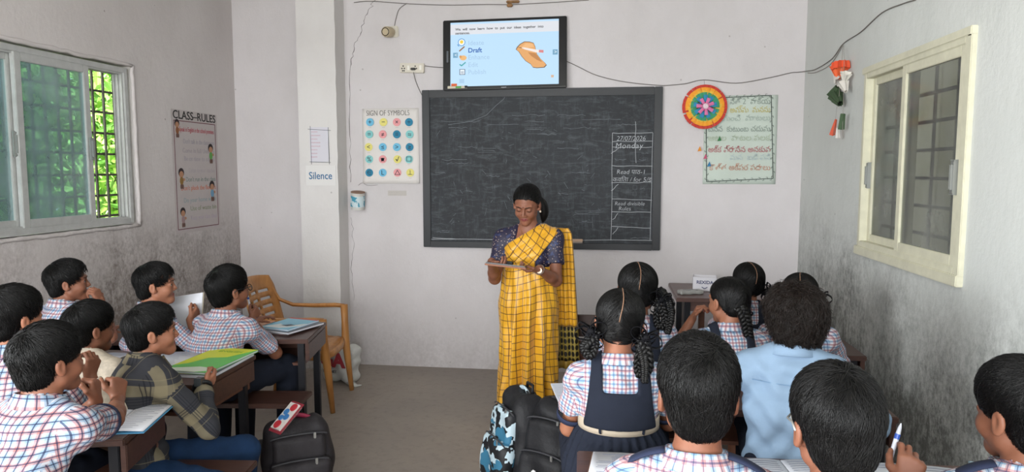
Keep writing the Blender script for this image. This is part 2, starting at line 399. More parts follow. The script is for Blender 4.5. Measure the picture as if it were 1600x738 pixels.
for k in range(5): yy = a+.18+k*.23; g.bar((XR+.135, yy, c), (XR+.135, yy, d), .012, .012)
g.build('window_grille', mat('right grille', '38362f', .6, .4, .3), wr)
# neighbour wall and pale posts outside the right window
m_nb = plaster('outside wall', 'a19f97', '86847a', '5f5d58', (.5, 2.2), 14)
o = MB().box((XR+1.3, 1.5, -.3), (XR+1.45, 8.5, 3.6)).build('neighbour_wall', m_nb); tag(o, 'weathered grey wall standing outside the closed right window', 'wall')
m_post = mat('whitewashed post', 'd9d6c6', .8, var=.1)
for yy, lb in ((5.15, 'pale post outside the right window, behind its left pane'), (4.32, 'pale post outside the right window, behind its right pane'), (5.9, 'pale post outside the right window, farthest from the camera')):
    o = MB().box((XR+.75, yy, -.3), (XR+.87, yy+.1, 3.4), bev=.01).build('outside_post', m_post); tag(o, lb, 'post', 'posts outside the right window')
# ------------------------------------------------------------------ distance-field modelling (people, bags): one smooth continuous mesh
def A3(v): return np.array(v, np.float32)
class Field:
    def __init__(s, lo, hi, h, zones=()):
        s.ax = []
        for k in range(3):
            zs = [(z[0][k], z[1][k], z[2]) for z in zones]; p = lo[k]; out = [p]
            while p < hi[k]:
                st = h
                for a, b, hh in zs:
                    if a-h < p < b: st = min(st, hh)
                p += st; out.append(p)
            s.ax.append(np.array(out, np.float32))
        s.F = np.full([len(a) for a in s.ax], .05, np.float32); s.h = h
    def sub(s, lo, hi):
        sl = []
        for k in range(3):
            i = max(0, int(np.searchsorted(s.ax[k], lo[k]))-1); j = min(len(s.ax[k]), int(np.searchsorted(s.ax[k], hi[k]))+2); sl.append(slice(i, j))
        return tuple(sl)
    def pts(s, sl):
        g = np.meshgrid(s.ax[0][sl[0]], s.ax[1][sl[1]], s.ax[2][sl[2]], indexing='ij'); return np.stack(g, -1)
    def add(s, fn, lo, hi, k=0.0, op='u'):
        m = k+2.2*s.h; sl = s.sub(np.array(lo)-m, np.array(hi)+m)
        if any(x.stop-x.start < 2 for x in sl): return
        d = fn(s.pts(sl)); F = s.F[sl]
        s.F[sl] = smin(F, d, k) if op == 'u' else smax(F, d, k)
    def mesh(s):
        F = np.clip(s.F, -.05, .05); S = F < 0
        c = np.zeros([n-1 for n in F.shape], np.int8)
        for i in (0, 1):
            for j in (0, 1):
                for k in (0, 1): c += S[i:F.shape[0]-1+i, j:F.shape[1]-1+j, k:F.shape[2]-1+k]
        act = (c > 0) & (c < 8); idx = np.argwhere(act); n = len(idx)
        vid = np.full(act.shape, -1, np.int32); vid[act] = np.arange(n)
        acc = np.zeros((n, 3)); cnt = np.zeros(n)
        C8 = {}
        for i in (0, 1):
            for j in (0, 1):
                for k in (0, 1): C8[i, j, k] = F[idx[:, 0]+i, idx[:, 1]+j, idx[:, 2]+k]
        for a in C8:
            for ax in range(3):
                if a[ax]: continue
                b = list(a); b[ax] = 1; b = tuple(b); va, vb = C8[a], C8[b]; m = (va < 0) != (vb < 0)
                t = np.where(m, va/np.where(m, va-vb, 1), 0); p = np.tile(np.array(a, float), (n, 1)); p[:, ax] = t
                acc += p*m[:, None]; cnt += m
        f = acc/np.maximum(cnt, 1)[:, None]; V = np.empty((n, 3))
        for k in range(3): x = s.ax[k]; V[:, k] = x[idx[:, k]]+(x[idx[:, k]+1]-x[idx[:, k]])*f[:, k]
        faces = []
        for ax in range(3):
            b, c2 = (ax+1) % 3, (ax+2) % 3
            s0 = [slice(None)]*3; s1 = [slice(None)]*3; s0[ax] = slice(0, -1); s1[ax] = slice(1, None)
            D = S[tuple(s0)] != S[tuple(s1)]; E = np.argwhere(D); ok = np.ones(len(E), bool)
            for q in (b, c2): ok &= (E[:, q] > 0) & (E[:, q] < F.shape[q]-1)
            E = E[ok]; inside = S[tuple(E.T)]
            def cell(db, dc):
                q = E.copy(); q[:, b] -= db; q[:, c2] -= dc; return vid[tuple(q.T)]
            Q = np.stack([cell(1, 1), cell(0, 1), cell(0, 0), cell(1, 0)], 1)
            Q[~inside] = Q[~inside][:, ::-1]; faces.append(Q)
        return V, np.concatenate(faces)
def smin(a, b, k):
    if k <= 0: return np.minimum(a, b)
    h = np.maximum(k-np.abs(a-b), 0)/k; return np.minimum(a, b)-h*h*k*.25
def smax(a, b, k): return -smin(-a, -b, k)
def cap(p, a, b, ra, rb, lat=None, sx=1.0):
    a = A3(a); b = A3(b); v = p-a; w = b-a
    if lat is not None:
        lat = A3(lat); f = (1-1/sx); v = v-lat*((v@lat)*f)[..., None]; w = w-lat*(w@lat)*f
    L = float(w@w)+1e-9; t = np.clip((v@w)/L, 0, 1); return np.sqrt(np.maximum(((v-w*t[..., None])**2).sum(-1), 1e-12))-(ra+(rb-ra)*t)
def ell(p, c, r):
    q = (p-A3(c)); r = A3(r); k0 = np.sqrt(((q/r)**2).sum(-1))+1e-6; k1 = np.sqrt(((q/(r*r))**2).sum(-1))+1e-6; return k0*(k0-1)/k1
def np_mesh(name, V, F, m, parent, smooth=True, uv=None, mi=None):
    me = bpy.data.meshes.new(name); me.from_pydata(V, [], F)
    for x in (m if isinstance(m, (list, tuple)) else [m]): me.materials.append(x)
    if mi is not None: me.polygons.foreach_set('material_index', np.asarray(mi, np.int32))
    if smooth: me.polygons.foreach_set('use_smooth', np.ones(len(me.polygons), bool))
    if uv is not None: l = me.uv_layers.new(name='UVMap'); l.data.foreach_set('uv', uv.astype(np.float32).ravel())
    return link(name, me, parent)
def unit(v): v = np.asarray(v, float); return v/(np.linalg.norm(v)+1e-9)

# ------------------------------------------------------------------ skin, hair, cloth
def skin_mat(name, c1, c2):
    t = NT(name); t.l(t.mix(t.ramp(t.noise(14, 4, .6, t.coord('Object')), .3, .7), lin(c1), lin(c2)), t.b.inputs['Base Color'])
    t.b.inputs['Roughness'].default_value = .5; t.b.inputs['Specular IOR Level'].default_value = .35
    t.b.inputs['Subsurface Weight'].default_value = .08; t.b.inputs['Subsurface Radius'].default_value = (.6, .25, .12); t.b.inputs['Subsurface Scale'].default_value = .01
    return t.m
m_skin = [skin_mat('warm brown skin', '94614a', 'a26e55'), skin_mat('deep brown skin', '7a4d3a', '885a45'), skin_mat('teacher skin', '7c4f3c', '8a5b46')]
m_lip = mat('lips', '8a4a44', .45); m_lip2 = mat('teacher lips', '7a3f3c', .42)
def hair_mat(name, c):
    t = NT(name); t.b.inputs['Base Color'].default_value = lin(c); t.b.inputs['Roughness'].default_value = .45; t.b.inputs['Specular IOR Level'].default_value = .3
    t.bump(t.noise(220, 3, .6, t.coord('Object')), .3, .003); return t.m
m_hair = hair_mat('black hair', '0a0909'); m_hair2 = hair_mat('brown black hair', '1c1410')
m_ribbon = mat('black ribbon', '111115', .75, .15)
m_eyew = mat('eye white', 'e6e0d8', .25); m_iris = mat('iris', '20120c', .15, .6)
m_brow = mat('eyebrow', '1c1410', .8)
m_navy = mat('navy uniform cloth', '20242f', .9, .15, var=.12, vscale=6, bump=.15, bscale=30)
m_jean = mat('blue denim', '1a3252', .85, .2, var=.2, vscale=10, bump=.2, bscale=60)
m_dark = mat('dark trousers', '1d212c', .9, .15, var=.15, vscale=8)
PL = [(.027, 0, .0085, '5c8aae', .58), (.027, .0135, .0075, 'ac5f5a', .55), (.0135, .0100, .0018, '2d3a5e', .65)]
m_pl_a = plaid('uniform check shirt', 'c8c9cf', PL)
PLD = [(.034, 0, .011, '6a8aa6', .55), (.034, .017, .010, 'a05a54', .58), (.017, .0125, .0030, '222a46', .8)]
m_pl_b = plaid('uniform check shirt, darker lines', 'b2b3ba', PLD)
m_flannel = plaid('charcoal and tan flannel', '36373c', [(.16, .0, .040, '8a8066', .60), (.16, .010, .003, '24242a', .8), (.16, .020, .003, '24242a', .8), (.16, .030, .003, '24242a', .8), (.16, .10, .003, '8a8066', .4)])
m_bluesh = mat('pale blue shirt', '859cb4', .85, .2, var=.05, vscale=5, bump=.25, bscale=25)
m_cream_sh = mat('cream patterned shirt', 'cbbfae', .85, .2, var=.25, vscale=35, bump=.2, bscale=30)
m_cuff = mat('navy piping', '1f2740', .85)

HL_B = ([-.13, -.085, -.055, -.035, -.012, .004, .014, .024, .038, .055, .075, .13], [-.088, -.082, -.066, -.03, .012, .012, -.014, .016, .052, .066, .076, .076])
HL_G = ([-.13, -.085, -.055, -.03, -.01, .01, .03, .055, .075, .13], [-.07, -.066, -.05, -.01, .012, .01, .02, .05, .062, .062])
def head_field(q, o):
    """face and skull, head frame: x right, y forward, z up, metres for a full-size head"""
    kid = o.get('kid', True)
    d = ell(q, (0, -.012, .030), (.0735, .094, .078))
    d = smin(d, ell(q, (0, .020, -.030), (.060, .064, .070)), .03)
    d = smin(d, cap(q, (-.040, .008, -.060), (0, .060, -.088), .022, .021), .025)
    d = smin(d, cap(q, (.040, .008, -.060), (0, .060, -.088), .022, .021), .025)
    d = smin(d, ell(q, (0, .066, -.094), (.020, .018, .016)), .018)
    for s in (-1, 1):
        d = smin(d, ell(q, (s*.034, .056, -.036), (.026, .026, .026) if kid else (.024, .024, .024)), .022)
        d = smin(d, cap(q, (s*.012, .084, .020), (s*.042, .070, .020), .010, .009), .014)
    for s in (-1, 1): d = -smin(-d, ell(q, (s*.031, .0955, -.001), (.017, .012, .011)), .016)
    for s in (-1, 1):
        e = ell(q, (s*.031, .073, -.002), (.0145, .0135, .0125)); d = smin(d, e, .005)
        if o.get('open', True): d = -smin(-d, ell(q, (s*.031, .088, -.003), (.0125, .010, .0036)), .002)
    nl = .0 if kid else .003
    d = smin(d, cap(q, (0, .082, .008), (0, .0985+nl, -.030), .0062, .0092), .010)
    for s in (-1, 1): d = smin(d, ell(q, (s*.0125, .0905+nl, -.034), (.0085, .010, .0075)), .006)
    for s in (-1, 1):
        d = smin(d, cap(q, (s*.022, .074, -.063), (s*.004, .0845, -.0595), .0035, .0050), .006)
        d = smin(d, cap(q, (s*.018, .074, -.0665), (0, .0825, -.0695), .004, .0055), .006)
    d = -smin(-d, cap(q, (-.020, .083, -.0645), (.020, .083, -.0645), .0013, .0013), .003)
    for s in (-1, 1):       # ears: rim, bowl, lobe
        c = np.array((s*.079, -.010, -.010)); u = unit((s*.35, -.5, .9)); 
        e = ell(q, c, (.0080, .0165, .027)); e = smin(e, cap(q, (s*.072, .004, -.03), (s*.076, -.004, -.034), .0075, .0075), .01)
        e = -smin(-e, ell(q, (s*.090, -.006, -.008), (.0085, .0100, .017)), .005)
        d = smin(d, e, .008)
    return d
def hair_base(q, o):
    st = o.get('hair', 'short'); vol = o.get('vol', 0)
    if st == 'short': d = ell(q, (0, -.016, .036), (.0805+vol*.3, .104+vol*.4, .084+vol)); d = smin(d, ell(q, (0, .004, .060), (.073, .086, .068+vol)), .03); d = smin(d, ell(q, (0, -.048, -.035), (.060, .052, .055)), .03)
    elif st == 'wavy': d = ell(q, (0, -.020, .028), (.098, .116, .100)); d = smin(d, ell(q, (0, -.045, -.045), (.082, .062, .07)), .05); d = d+.0055*np.sin(q[..., 0]*105+2*np.sin(q[..., 2]*60))*np.sin(q[..., 2]*85+q[..., 1]*70)+.003*np.sin(q[..., 1]*150+q[..., 0]*120)
    else: d = ell(q, (0, -.018, .034), (.084, .106, .083)); d = smin(d, ell(q, (0, -.055, -.02), (.070, .056, .055)), .03)
    return d
def hair_field(q, o):
    st = o.get('hair', 'short'); ys, hs = HL_B if st in ('short', 'wavy') else HL_G; d = hair_base(q, o)
    if st == 'wavy': ys = [-.14, -.06, -.03, .0, .03, .055, .075, .13]; hs = [-.115, -.11, -.07, -.03, .02, .045, .05, .05]
    h = np.interp(q[..., 1], ys, hs).astype(np.float32)
    d = smax(d, (h-q[..., 2])*.75, .006)
    return d + .0028 + .0016*np.sin(q[..., 0]*190+q[..., 2]*60)*np.sin(q[..., 1]*170)
def hair_nrm(p, o):
    e = .002; d0 = hair_base(p, o); n = np.stack([hair_base(p+A3(v)*e, o)-d0 for v in ((1, 0, 0), (0, 1, 0), (0, 0, 1))], -1); return n/(np.linalg.norm(n, axis=-1)[..., None]+1e-9), d0
def strands(o, n, ln, wd, rng, hv):
    st = o.get('hair', 'short'); p = hv[rng.integers(0, len(hv), n)]+rng.normal(size=(n, 3))*.0015
    C0 = np.array((0, -.016, .02)); rr_ = np.linalg.norm((p-C0)/np.array((.083, .104, .084)), axis=1); p = p[rr_ > .80]; n = len(p)
    lift = (rng.random(n)**1.5)*o.get('lift', .09)*.09; seg = 5; P = []; Ns = []; jit = rng.normal(size=(n, 3))*o.get('jit', .35)
    ln = ln*(.6+.8*rng.random(n)); ph = rng.random(n)*6.28; q = p.astype(np.float32)
    for k in range(seg+1):
        nr, d0 = hair_nrm(q, o); q = q-nr*(d0-lift*k/seg-.0002)[:, None]; P.append(q.astype(float)); Ns.append(nr.astype(float))
        if k == seg: break
        if st == 'short': dr = q-np.array(o.get('whorl', (.012, -.062, .11))); dr = dr/np.linalg.norm(dr, axis=1)[:, None]+np.array(o.get('comb', (.25, .25, -.25)))
        elif st == 'wavy': dr = q-np.array((.0, -.03, .12)); dr = dr/np.linalg.norm(dr, axis=1)[:, None]+np.array((0, -.2, -.5)); dr = dr+1.1*np.stack([np.sin(ph+k*1.3), np.cos(ph+k*1.3), .4*np.sin(ph*2+k)], 1)
        elif st == 'braids': s = np.sign(q[:, 0]+1e-6); t = np.stack([s*.080, -.075+0*s, -.045+0*s], 1); dr = t-q; dr = dr/(np.linalg.norm(dr, axis=1)[:, None]+.02)
        else: t = np.array((-.02, -.115, -.03)); dr = t-q; dr = dr/(np.linalg.norm(dr, axis=1)[:, None]+.02)
        if st == 'short': dr = dr+np.array((.3, -.9, .7))*np.clip((q[:, 1:2]-.055)/.03, 0, 1)*.9
        if st in ('bun', 'braids'): dr = dr+np.array((0, -1.1, .9))*np.clip((q[:, 1:2]-.03)/.03, 0, 1)
        dr = dr+jit; dr = dr-nr*(dr*nr).sum(1)[:, None]; dr = dr/(np.linalg.norm(dr, axis=1)[:, None]+1e-6); q = (q+dr*(ln/seg)[:, None]).astype(np.float32)
    P = np.stack(P, 1); N = np.stack(Ns, 1)
    T = np.gradient(P, axis=1); T /= np.linalg.norm(T, axis=2)[..., None]+1e-9
    S = np.cross(T, N); S /= np.linalg.norm(S, axis=2)[..., None]+1e-9
    w = wd*np.array([.6, 1, 1, .85, .55, .12])[None, :, None]*(.7+.6*rng.random(n))[:, None, None]
    V = np.stack([P-S*w-N*w*.6, P+S*w-N*w*.6, P+N*w*.7], 2).reshape(-1, 3)
    base = np.arange(n)[:, None]*((seg+1)*3); F = []
    for k in range(seg):
        for a in range(3):
            b = (a+1) % 3; F.append(base+np.array([[k*3+a, k*3+b, (k+1)*3+b, (k+1)*3+a]]))
    return V, np.concatenate(F)

def ik(a, c, l1, l2, pole):
    a = np.array(a, float); c = np.array(c, float); v = c-a; d = np.linalg.norm(v); m = (l1+l2)*.985
    if d > m: c = a+v/d*m; v = c-a; d = m
    x = (l1*l1-l2*l2+d*d)/(2*d); h = math.sqrt(max(l1*l1-x*x, 1e-6)); u = v/d; p = np.array(pole, float); p = unit(p-u*(p@u)); return a+u*x+p*h, c
def hand_prims(w, d, n, side_t, s, curl, spread=.10, thumb=.5):
    """tapered finger segments. w wrist, d towards the knuckles, n the side the fingers curl to, side_t towards the thumb"""
    d = unit(d); n = unit(np.array(n)-d*(np.array(n)@d)); t = unit(side_t-d*(side_t@d)-n*(side_t@n)) if side_t is not None else np.cross(d, n)
    pr = []; off = (.027, .009, -.009, -.026); kn = (.078, .082, .078, .070); ls = ((.036, .022, .018), (.040, .026, .019), (.037, .024, .018), (.029, .018, .016))
    curls = curl if isinstance(curl[0], (tuple, list)) else [curl]*4
    for i in range(4):
        b = w+d*kn[i]*s+t*off[i]*s; pr.append((w+d*.008*s+t*off[i]*.55*s, b, .0135*s, .0105*s, .010))
        dd = unit(d+t*(off[i]/.027)*spread); p = b
        for j in range(3):
            a = curls[i][j]*(1+.04*i); axis = np.cross(dd, n); nn = n
            dd2 = dd*cos(a)+n*sin(a); n2 = n*cos(a)-dd*sin(a); dd, n_ = unit(dd2), n2
            q = p+dd*ls[i][j]*s; r = (.0092, .0084, .0074, .0064); pr.append((p, q, r[j]*s*(.9 if i == 3 else 1), r[j+1]*s*(.9 if i == 3 else 1), .003)); p = q; n = n_
        n = unit(np.cross(t, d)); n = n if n@pr_n(d, t, w) >= 0 else n
        n = hand_prims.n0 if False else _n0(d, t, side_t, n, _keep[0])
    p = w+d*.022*s+t*.018*s; dd = unit(d*.62+t*.72+_keep[0]*.30*thumb*2)
    q = p+dd*.040*s; pr.append((p, q, .0145*s, .0105*s, .010)); dd = unit(d*.9+t*.15+_keep[0]*thumb); r = q+dd*.030*s; pr.append((q, r, .0102*s, .009*s, .004))
    dd = unit(d*.9-t*.15+_keep[0]*thumb*1.3); pr.append((r, r+dd*.024*s, .009*s, .007*s, .003)); return pr
KS = .92
def toK(p): return CC+KS*(np.array(p, float)-CC)
DZ = .739
_keep = [None]
def pr_n(d, t, w): return np.zeros(3)
def _n0(d, t, side_t, n, k): return k
def hand(w, d, n, t, s, curl, thumb=.5, spread=.10):
    d = unit(d); n = unit(np.array(n, float)-d*(np.array(n, float)@d)); _keep[0] = n; return hand_prims(np.array(w, float), d, n, np.array(t, float), s, curl, spread, thumb)
RELAX = (.35, .45, .3); FIST = (1.3, 1.5, 1.0); GRIP = (.9, 1.1, .7); FLAT = (.08, .1, .08)

def person(o):
    """one figure. o: head=(px, py, depth) or H=point; rel = how far the head is turned from straight away from us"""
    rng = np.random.default_rng(o.get('seed', 1)); kid = o.get('kid', True); bs = o.get('bs', .84 if kid else 1.0); hs = o.get('hs', .93 if kid else 1.0)
    o = dict(o)
    if kid:      # the seated children all share one scale with their desks
        o['head'] = (o['head'][0], o['head'][1], o['head'][2]*KS); hs *= KS; bs *= KS; o['seat'] = toK((0, 0, o.get('seat', .42)))[2]; o['restz'] = DZ+.045
        for sd in 'LR':
            if sd in o and 'w' in o[sd]: o[sd] = dict(o[sd], w=toK(o[sd]['w']))
    H = np.array(o['H'] if 'H' in o else at(*o['head'][:2], D=o['head'][2])); view = math.atan2(-H[0], H[1])
    hy = view+R_(o.get('rel', 0)); by = view+R_(o.get('brel', 0)) if 'byaw' not in o else R_(o['byaw'])
    fw = np.array((-sin(by), cos(by), 0)); lat = np.array((cos(by), sin(by), 0)); up = np.array((0, 0, 1.))
    HM = np.array((Matrix.Rotation(hy, 3, 'Z') @ Matrix.Rotation(R_(o.get('pitch', 0)), 3, 'X') @ Matrix.Rotation(R_(o.get('roll', 0)), 3, 'Y')))
    neck_top = H+HM@np.array((0, -.028, -.070))*hs
    NB = H+np.array((0, 0, -(.132 if kid else .146)*hs))-fw*.034+np.array(o.get('neck', (0, 0, 0)))
    seat = o.get('seat', .42); lean = o.get('lean', .10); shift = o.get('shift', 0)
    stand = o.get('stand', False)
    PV = np.array((NB[0], NB[1], 0))-fw*lean+lat*shift; PV[2] = seat+.085*bs/.84 if not stand else o['hipz']
    MID = (PV+NB)/2-fw*o.get('slouch', .02)
    rsp = unit(NB-MID)
    sw = o.get('sw', .158)*bs; SR = NB+lat*sw-up*.066*bs+fw*o.get('shf', .0); SL = NB-lat*sw-up*.066*bs+fw*o.get('shf', .0)
    SR = SR+up*o.get('shr', 0); SL = SL+up*o.get('shl', 0)
    root = thing('person', o['label'], 'person', (PV[0], PV[1], 0), room=True)
    tb = o.get('torso', 1.0); TP = []                             # torso pieces: a, b, ra, rb, sx
    wx = o.get('wx', 1)
    if kid: TP = [(PV, PV+up*.02, .086*bs*tb, .082*bs*tb, 1.45*wx), (PV+up*.03, MID, .082*bs*tb, .090*bs*tb, 1.35*wx), (MID, NB-rsp*.095*bs, .090*bs*tb, .088*bs*tb, 1.42)]
    else: TP = [(PV, PV+up*.04, .108, .100, 1.42), (PV+up*.06, MID, .092, .082, 1.38), (MID, NB-rsp*.12, .086, .098, 1.36)]
    def torso(p, inf):
        d = None
        for a, b, ra, rb, sx in TP:
            e = cap(p, a, b, ra+inf, rb+inf, lat, sx); d = e if d is None else smin(d, e, .06)
        d = smin(d, cap(p, SL+lat*.02-up*.012, SR-lat*.02-up*.012, .042*bs+inf, .042*bs+inf), .05)
        for S in (SL, SR): d = smin(d, cap(p, NB+up*.012, S-up*.0, .030*bs+inf, .034*bs+inf), .035)
        if not kid:
            for s in (-1, 1): d = smin(d, cap(p, NB-up*.17+fw*.075+lat*s*.062, NB-up*.18+fw*.08+lat*s*.062, .046+inf, .046+inf), .04)
        return d
    ua, fa, ur = .285*bs, .245*bs, (.042, .034, .024)
    if not kid: ua, fa, ur = .275, .235, (.047, .036, .025)
    arms = {}; HP = []
    for sd, S, sg in (('L', SL, -1), ('R', SR, 1)):
        a = o.get(sd, {}); w = np.array(a['w'] if 'w' in a else (S+fw*.26+up*(o.get('restz', .70)-S[2])-lat*sg*.05)); 
        E, Wp = ik(S, w, ua, fa, a.get('pole', tuple(lat*sg*.6-up*.7-fw*.3))); hd = np.array(a.get('d', unit(Wp-E))); hn = np.array(a.get('n', (0, 0, -1)))
        ht = np.array(a.get('t', -lat*sg)); arms[sd] = (S, E, Wp, sg)
        HP.append(hand(Wp, hd, hn, ht, (.80 if kid else .92)*a.get('hs', 1), a.get('curl', RELAX), a.get('thumb', .5), a.get('spread', .1)))
    # legs
    legs = []
    for sg in (-1, 1):
        hp = PV+lat*sg*.075*bs-up*.01
        if stand: kn = hp+up*(.48-hp[2])+fw*.01; an = kn-up*.40; 
        else:
            ly = R_(o['legyaw']) if 'legyaw' in o else by; fl = np.array((-sin(ly), cos(ly), 0)); ll = np.array((cos(ly), sin(ly), 0)); hp = PV+ll*sg*.075*bs-up*.01
            kd = o.get('knee', (.10, -.02)); kn = hp+fl*.37*bs/.84+ll*sg*kd[0]*.5+up*kd[1]; an = np.array((kn[0], kn[1], .075))-fl*o.get('tuck', .03)
            if an[2] < .05: an[2] = .075
        legs.append((hp, kn, an))
    lo = np.min([PV-.25, H-.16, SL-.1, SR-.1]+[l[2]-.12 for l in legs]+[a[1]-.06 for a in arms.values()]+[a[2]-.2 for a in arms.values()]+[l[1]-.1 for l in legs], 0)
    hi = np.max([PV+.25, H+.18, SL+.1, SR+.1]+[l[2]+.22 for l in legs]+[a[1]+.06 for a in arms.values()]+[a[2]+.2 for a in arms.values()]+[l[1]+.1 for l in legs], 0)
    lo[2] = -.002
    fine = o.get('fine', .0035); zones = [(H-.13*hs, H+.13*hs, fine)]
    for sd in o.get('finehands', ''): 
        pts = np.array([q for pr in HP['LR'.index(sd)] for q in pr[:2]]); zones.append((pts.min(0)-.012, pts.max(0)+.012, .003))
    G = Field(lo, hi, o.get('h', .009), zones)
    G.add(lambda p: torso(p, 0), np.min([PV, NB, SL, SR], 0)-.17, np.max([PV, NB, SL, SR], 0)+.17, .01)
    if not o.get('nolegs'):
        r1, r2, r3 = (.062, .043, .028) if kid else (.080, .055, .034)
        for hp, kn, an in legs:
            for a, b, ra, rb in ((hp, kn, r1, r2), (kn, an, r2*1.02, r3), (an-up*.02, an+fw*.13-up*.045, .030, .022)):
                G.add(lambda p: cap(p, a, b, ra, rb), np.minimum(a, b)-ra, np.maximum(a, b)+ra, .02)
    for sd in 'LR':
        S, E, Wp, sg = arms[sd]
        for a, b, ra, rb in ((S, E, ur[0]*bs, ur[1]*bs), (E, E+(Wp-E)*.35, ur[1]*bs, .034*bs), (E+(Wp-E)*.3, Wp, .034*bs, ur[2]*bs)):
            G.add(lambda p: cap(p, a, b, ra, rb), np.minimum(a, b)-ra, np.maximum(a, b)+ra, .02)
        for a, b, ra, rb, k in HP['LR'.index(sd)]: G.add(lambda p: cap(p, a, b, ra, rb), np.minimum(a, b)-ra, np.maximum(a, b)+ra, k)
    rn = .046*bs/.84*o.get('neckr', 1) if kid else .050
    G.add(lambda p: cap(p, NB-up*.03, neck_top, rn*1.12, rn), np.minimum(NB, neck_top)-.08, np.maximum(NB, neck_top)+.07, .025)
    def to_head(p): return ((p-A3(H))@A3(HM))/np.float32(hs)
    G.add(lambda p: head_field(to_head(p), o)*hs, H-.13*hs, H+.13*hs, .012)
    V, Fc = G.mesh(); body_m = o.get('skin', 0)
    q = ((V-H)@HM)/hs; fc = q[Fc[:, 0]]
    lips = (np.abs(fc[:, 0]) < .021) & (fc[:, 1] > .072) & (((fc[:, 2]+.0645)/.0095)**2+(fc[:, 0]/.022)**2 < 1)
    np_mesh('body', V, Fc, [m_skin[body_m], m_lip if kid else m_lip2], root, mi=lips.astype(int))
    # head parts
    def hw(v): return np.asarray(v)@HM.T*hs+H
    hh = o.get('hair', 'short'); hm = m_hair2 if o.get('brownhair') else m_hair
    g = Field(np.array((-.13, -.15, -.13)), np.array((.13, .125, .16)), o.get('hairh', .0045)); g.add(lambda p: hair_field(p, o), (-.12, -.14, -.125), (.12, .12, .155))
    hv, hf = g.mesh(); sv, sf = strands(o, o.get('ns', 2600), o.get('sl', .05 if hh == 'short' else .045), o.get('swd', .0012), rng, hv)
    np_mesh('hair', np.concatenate([hw(hv), hw(sv)]), np.concatenate([hf, sf+len(hv)]), hm, root)
    if o.get('face', True):
        for s in (-1, 1):
            if o.get('open', True):
                mb = MB(); e = []; n = 14
                for i in range(n+1):
                    th = pi*i/n; e.append((max(.0112*sin(th), 1e-5), -.0112*cos(th)))
                c = np.array((s*.031, .0750, -.003)); base = len(mb.v); mb.lathe(e, n=14)
                vs = [hw(np.array((v[0], v[2], v[1]))+c) for v in mb.v]; 
                mi = [1 if all(mb.v[k][2] > .0066 for k in f) else 0 for f in mb.f]
                np_mesh('eye', np.array(vs), mb.f, [m_eyew, m_iris], root, mi=mi)
            mb = MB(); br = [hw((s*x, y, z)) for x, y, z in ((.012, .0945, .0165), (.022, .0935, .0205), (.034, .0872, .0215), (.046, .0765, .017))]
            mb.tube(br, [x*(1 if kid else 1.7)*hs for x in (.0010, .0016, .0015, .0007)], 6); mb.build('eyebrow', m_brow, root, smooth=True)
            if o.get('open', True):
                mb = MB(); mb.tube([hw((s*x, y, z)) for x, y, z in ((.019, .0830, -.0015), (.026, .0862, .0012), (.033, .0858, .0014), (.040, .0820, -.0002), (.0455, .0765, -.0025))], [.0006, .0012, .0013, .0012, .0007], 6); mb.build('eyelashes', m_brow, root, smooth=True)
            else:
                mb = MB(); mb.tube([hw((s*x, y, z)) for x, y, z in ((.018, .0835, -.006), (.025, .0872, -.0088), (.032, .0868, -.0095), (.040, .082, -.008), (.046, .076, -.005))], [.0008, .0015, .0016, .0015, .0008], 6); mb.build('eyelashes', m_brow, root, smooth=True)
    # shirt
    inf = o.get('inf', .012); sm = o.get('shirt', m_pl_a); sl_ = o.get('sleeve', 'short'); sleeves = {}
    slo = np.min([PV, NB, SL, SR]+[a[1] for a in arms.values()]+([a[2] for a in arms.values()] if sl_ == 'long' else []), 0)-.17; shi = np.max([PV, NB, SL, SR]+[a[1] for a in arms.values()]+([a[2] for a in arms.values()] if sl_ == 'long' else []), 0)+.17
    hem = PV[2]+o.get('hem', .02)
    slo[2] = max(slo[2], hem-.03); g = Field(slo, shi, o.get('ch', .008))
    g.add(lambda p: torso(p, inf), slo, shi)
    wr = o.get('wrk', 1.0)
    for sd in 'LR':
        S, E, Wp, sg = arms[sd]; pr = []
        if sl_ == 'short':
            e = S+(E-S)*o.get('slen', .74); dr = unit(E-S); pr = [(S, e+dr*.05, .052*bs, .056*bs+.006, e, dr)]
        else: e = E+(Wp-E)*.9; dr = unit(Wp-E); pr = [(S, E, .054*bs, .047*bs, None, None), (E, e+dr*.04, .047*bs, .038*bs, e, dr)]
        sleeves[sd] = pr
        if not kid: pr = sleeves[sd] = [(S, S+(E-S)*.66+dr*.05, .056, .052, S+(E-S)*.62, dr)]
        for a, b, ra, rb, ce, cd in pr:
            def fn(p):
                d = cap(p, a, b, ra, rb)
                if ce is not None: d = np.maximum(d, (p-A3(ce))@A3(cd))
                return d
            g.add(fn, np.minimum(a, b)-.07, np.maximum(a, b)+.07, .03)
    nk = NB+up*.035+fw*.02
    if o.get('scoop'): g.add(lambda p: -cap(p, NB+fw*.10-up*.035+lat*.03, NB+fw*.02+up*.10+lat*.01, .062, .062), slo, shi, .006, 'i')
    g.add(lambda p: -cap(p, nk, nk+up*.1, rn*1.02, rn*1.2), slo, shi, .004, 'i')
    g.add(lambda p: -(p[..., 2]-hem), slo, shi, 0, 'i') if not o.get('loose') else g.add(lambda p: (hem-p[..., 2]), slo, shi, 0, 'i')
    V, Fc = g.mesh()
    # cloth folds, and thread directions for the woven pattern
    N = np.zeros_like(V); fnr = np.cross(V[Fc[:, 1]]-V[Fc[:, 0]], V[Fc[:, 2]]-V[Fc[:, 0]])
    for k in range(4): np.add.at(N, Fc[:, k], fnr)
    N /= np.linalg.norm(N, axis=1)[:, None]+1e-12
    L = (V-PV)@np.stack([lat, fw, up], 1); s0 = o.get('seed', 1)*1.7
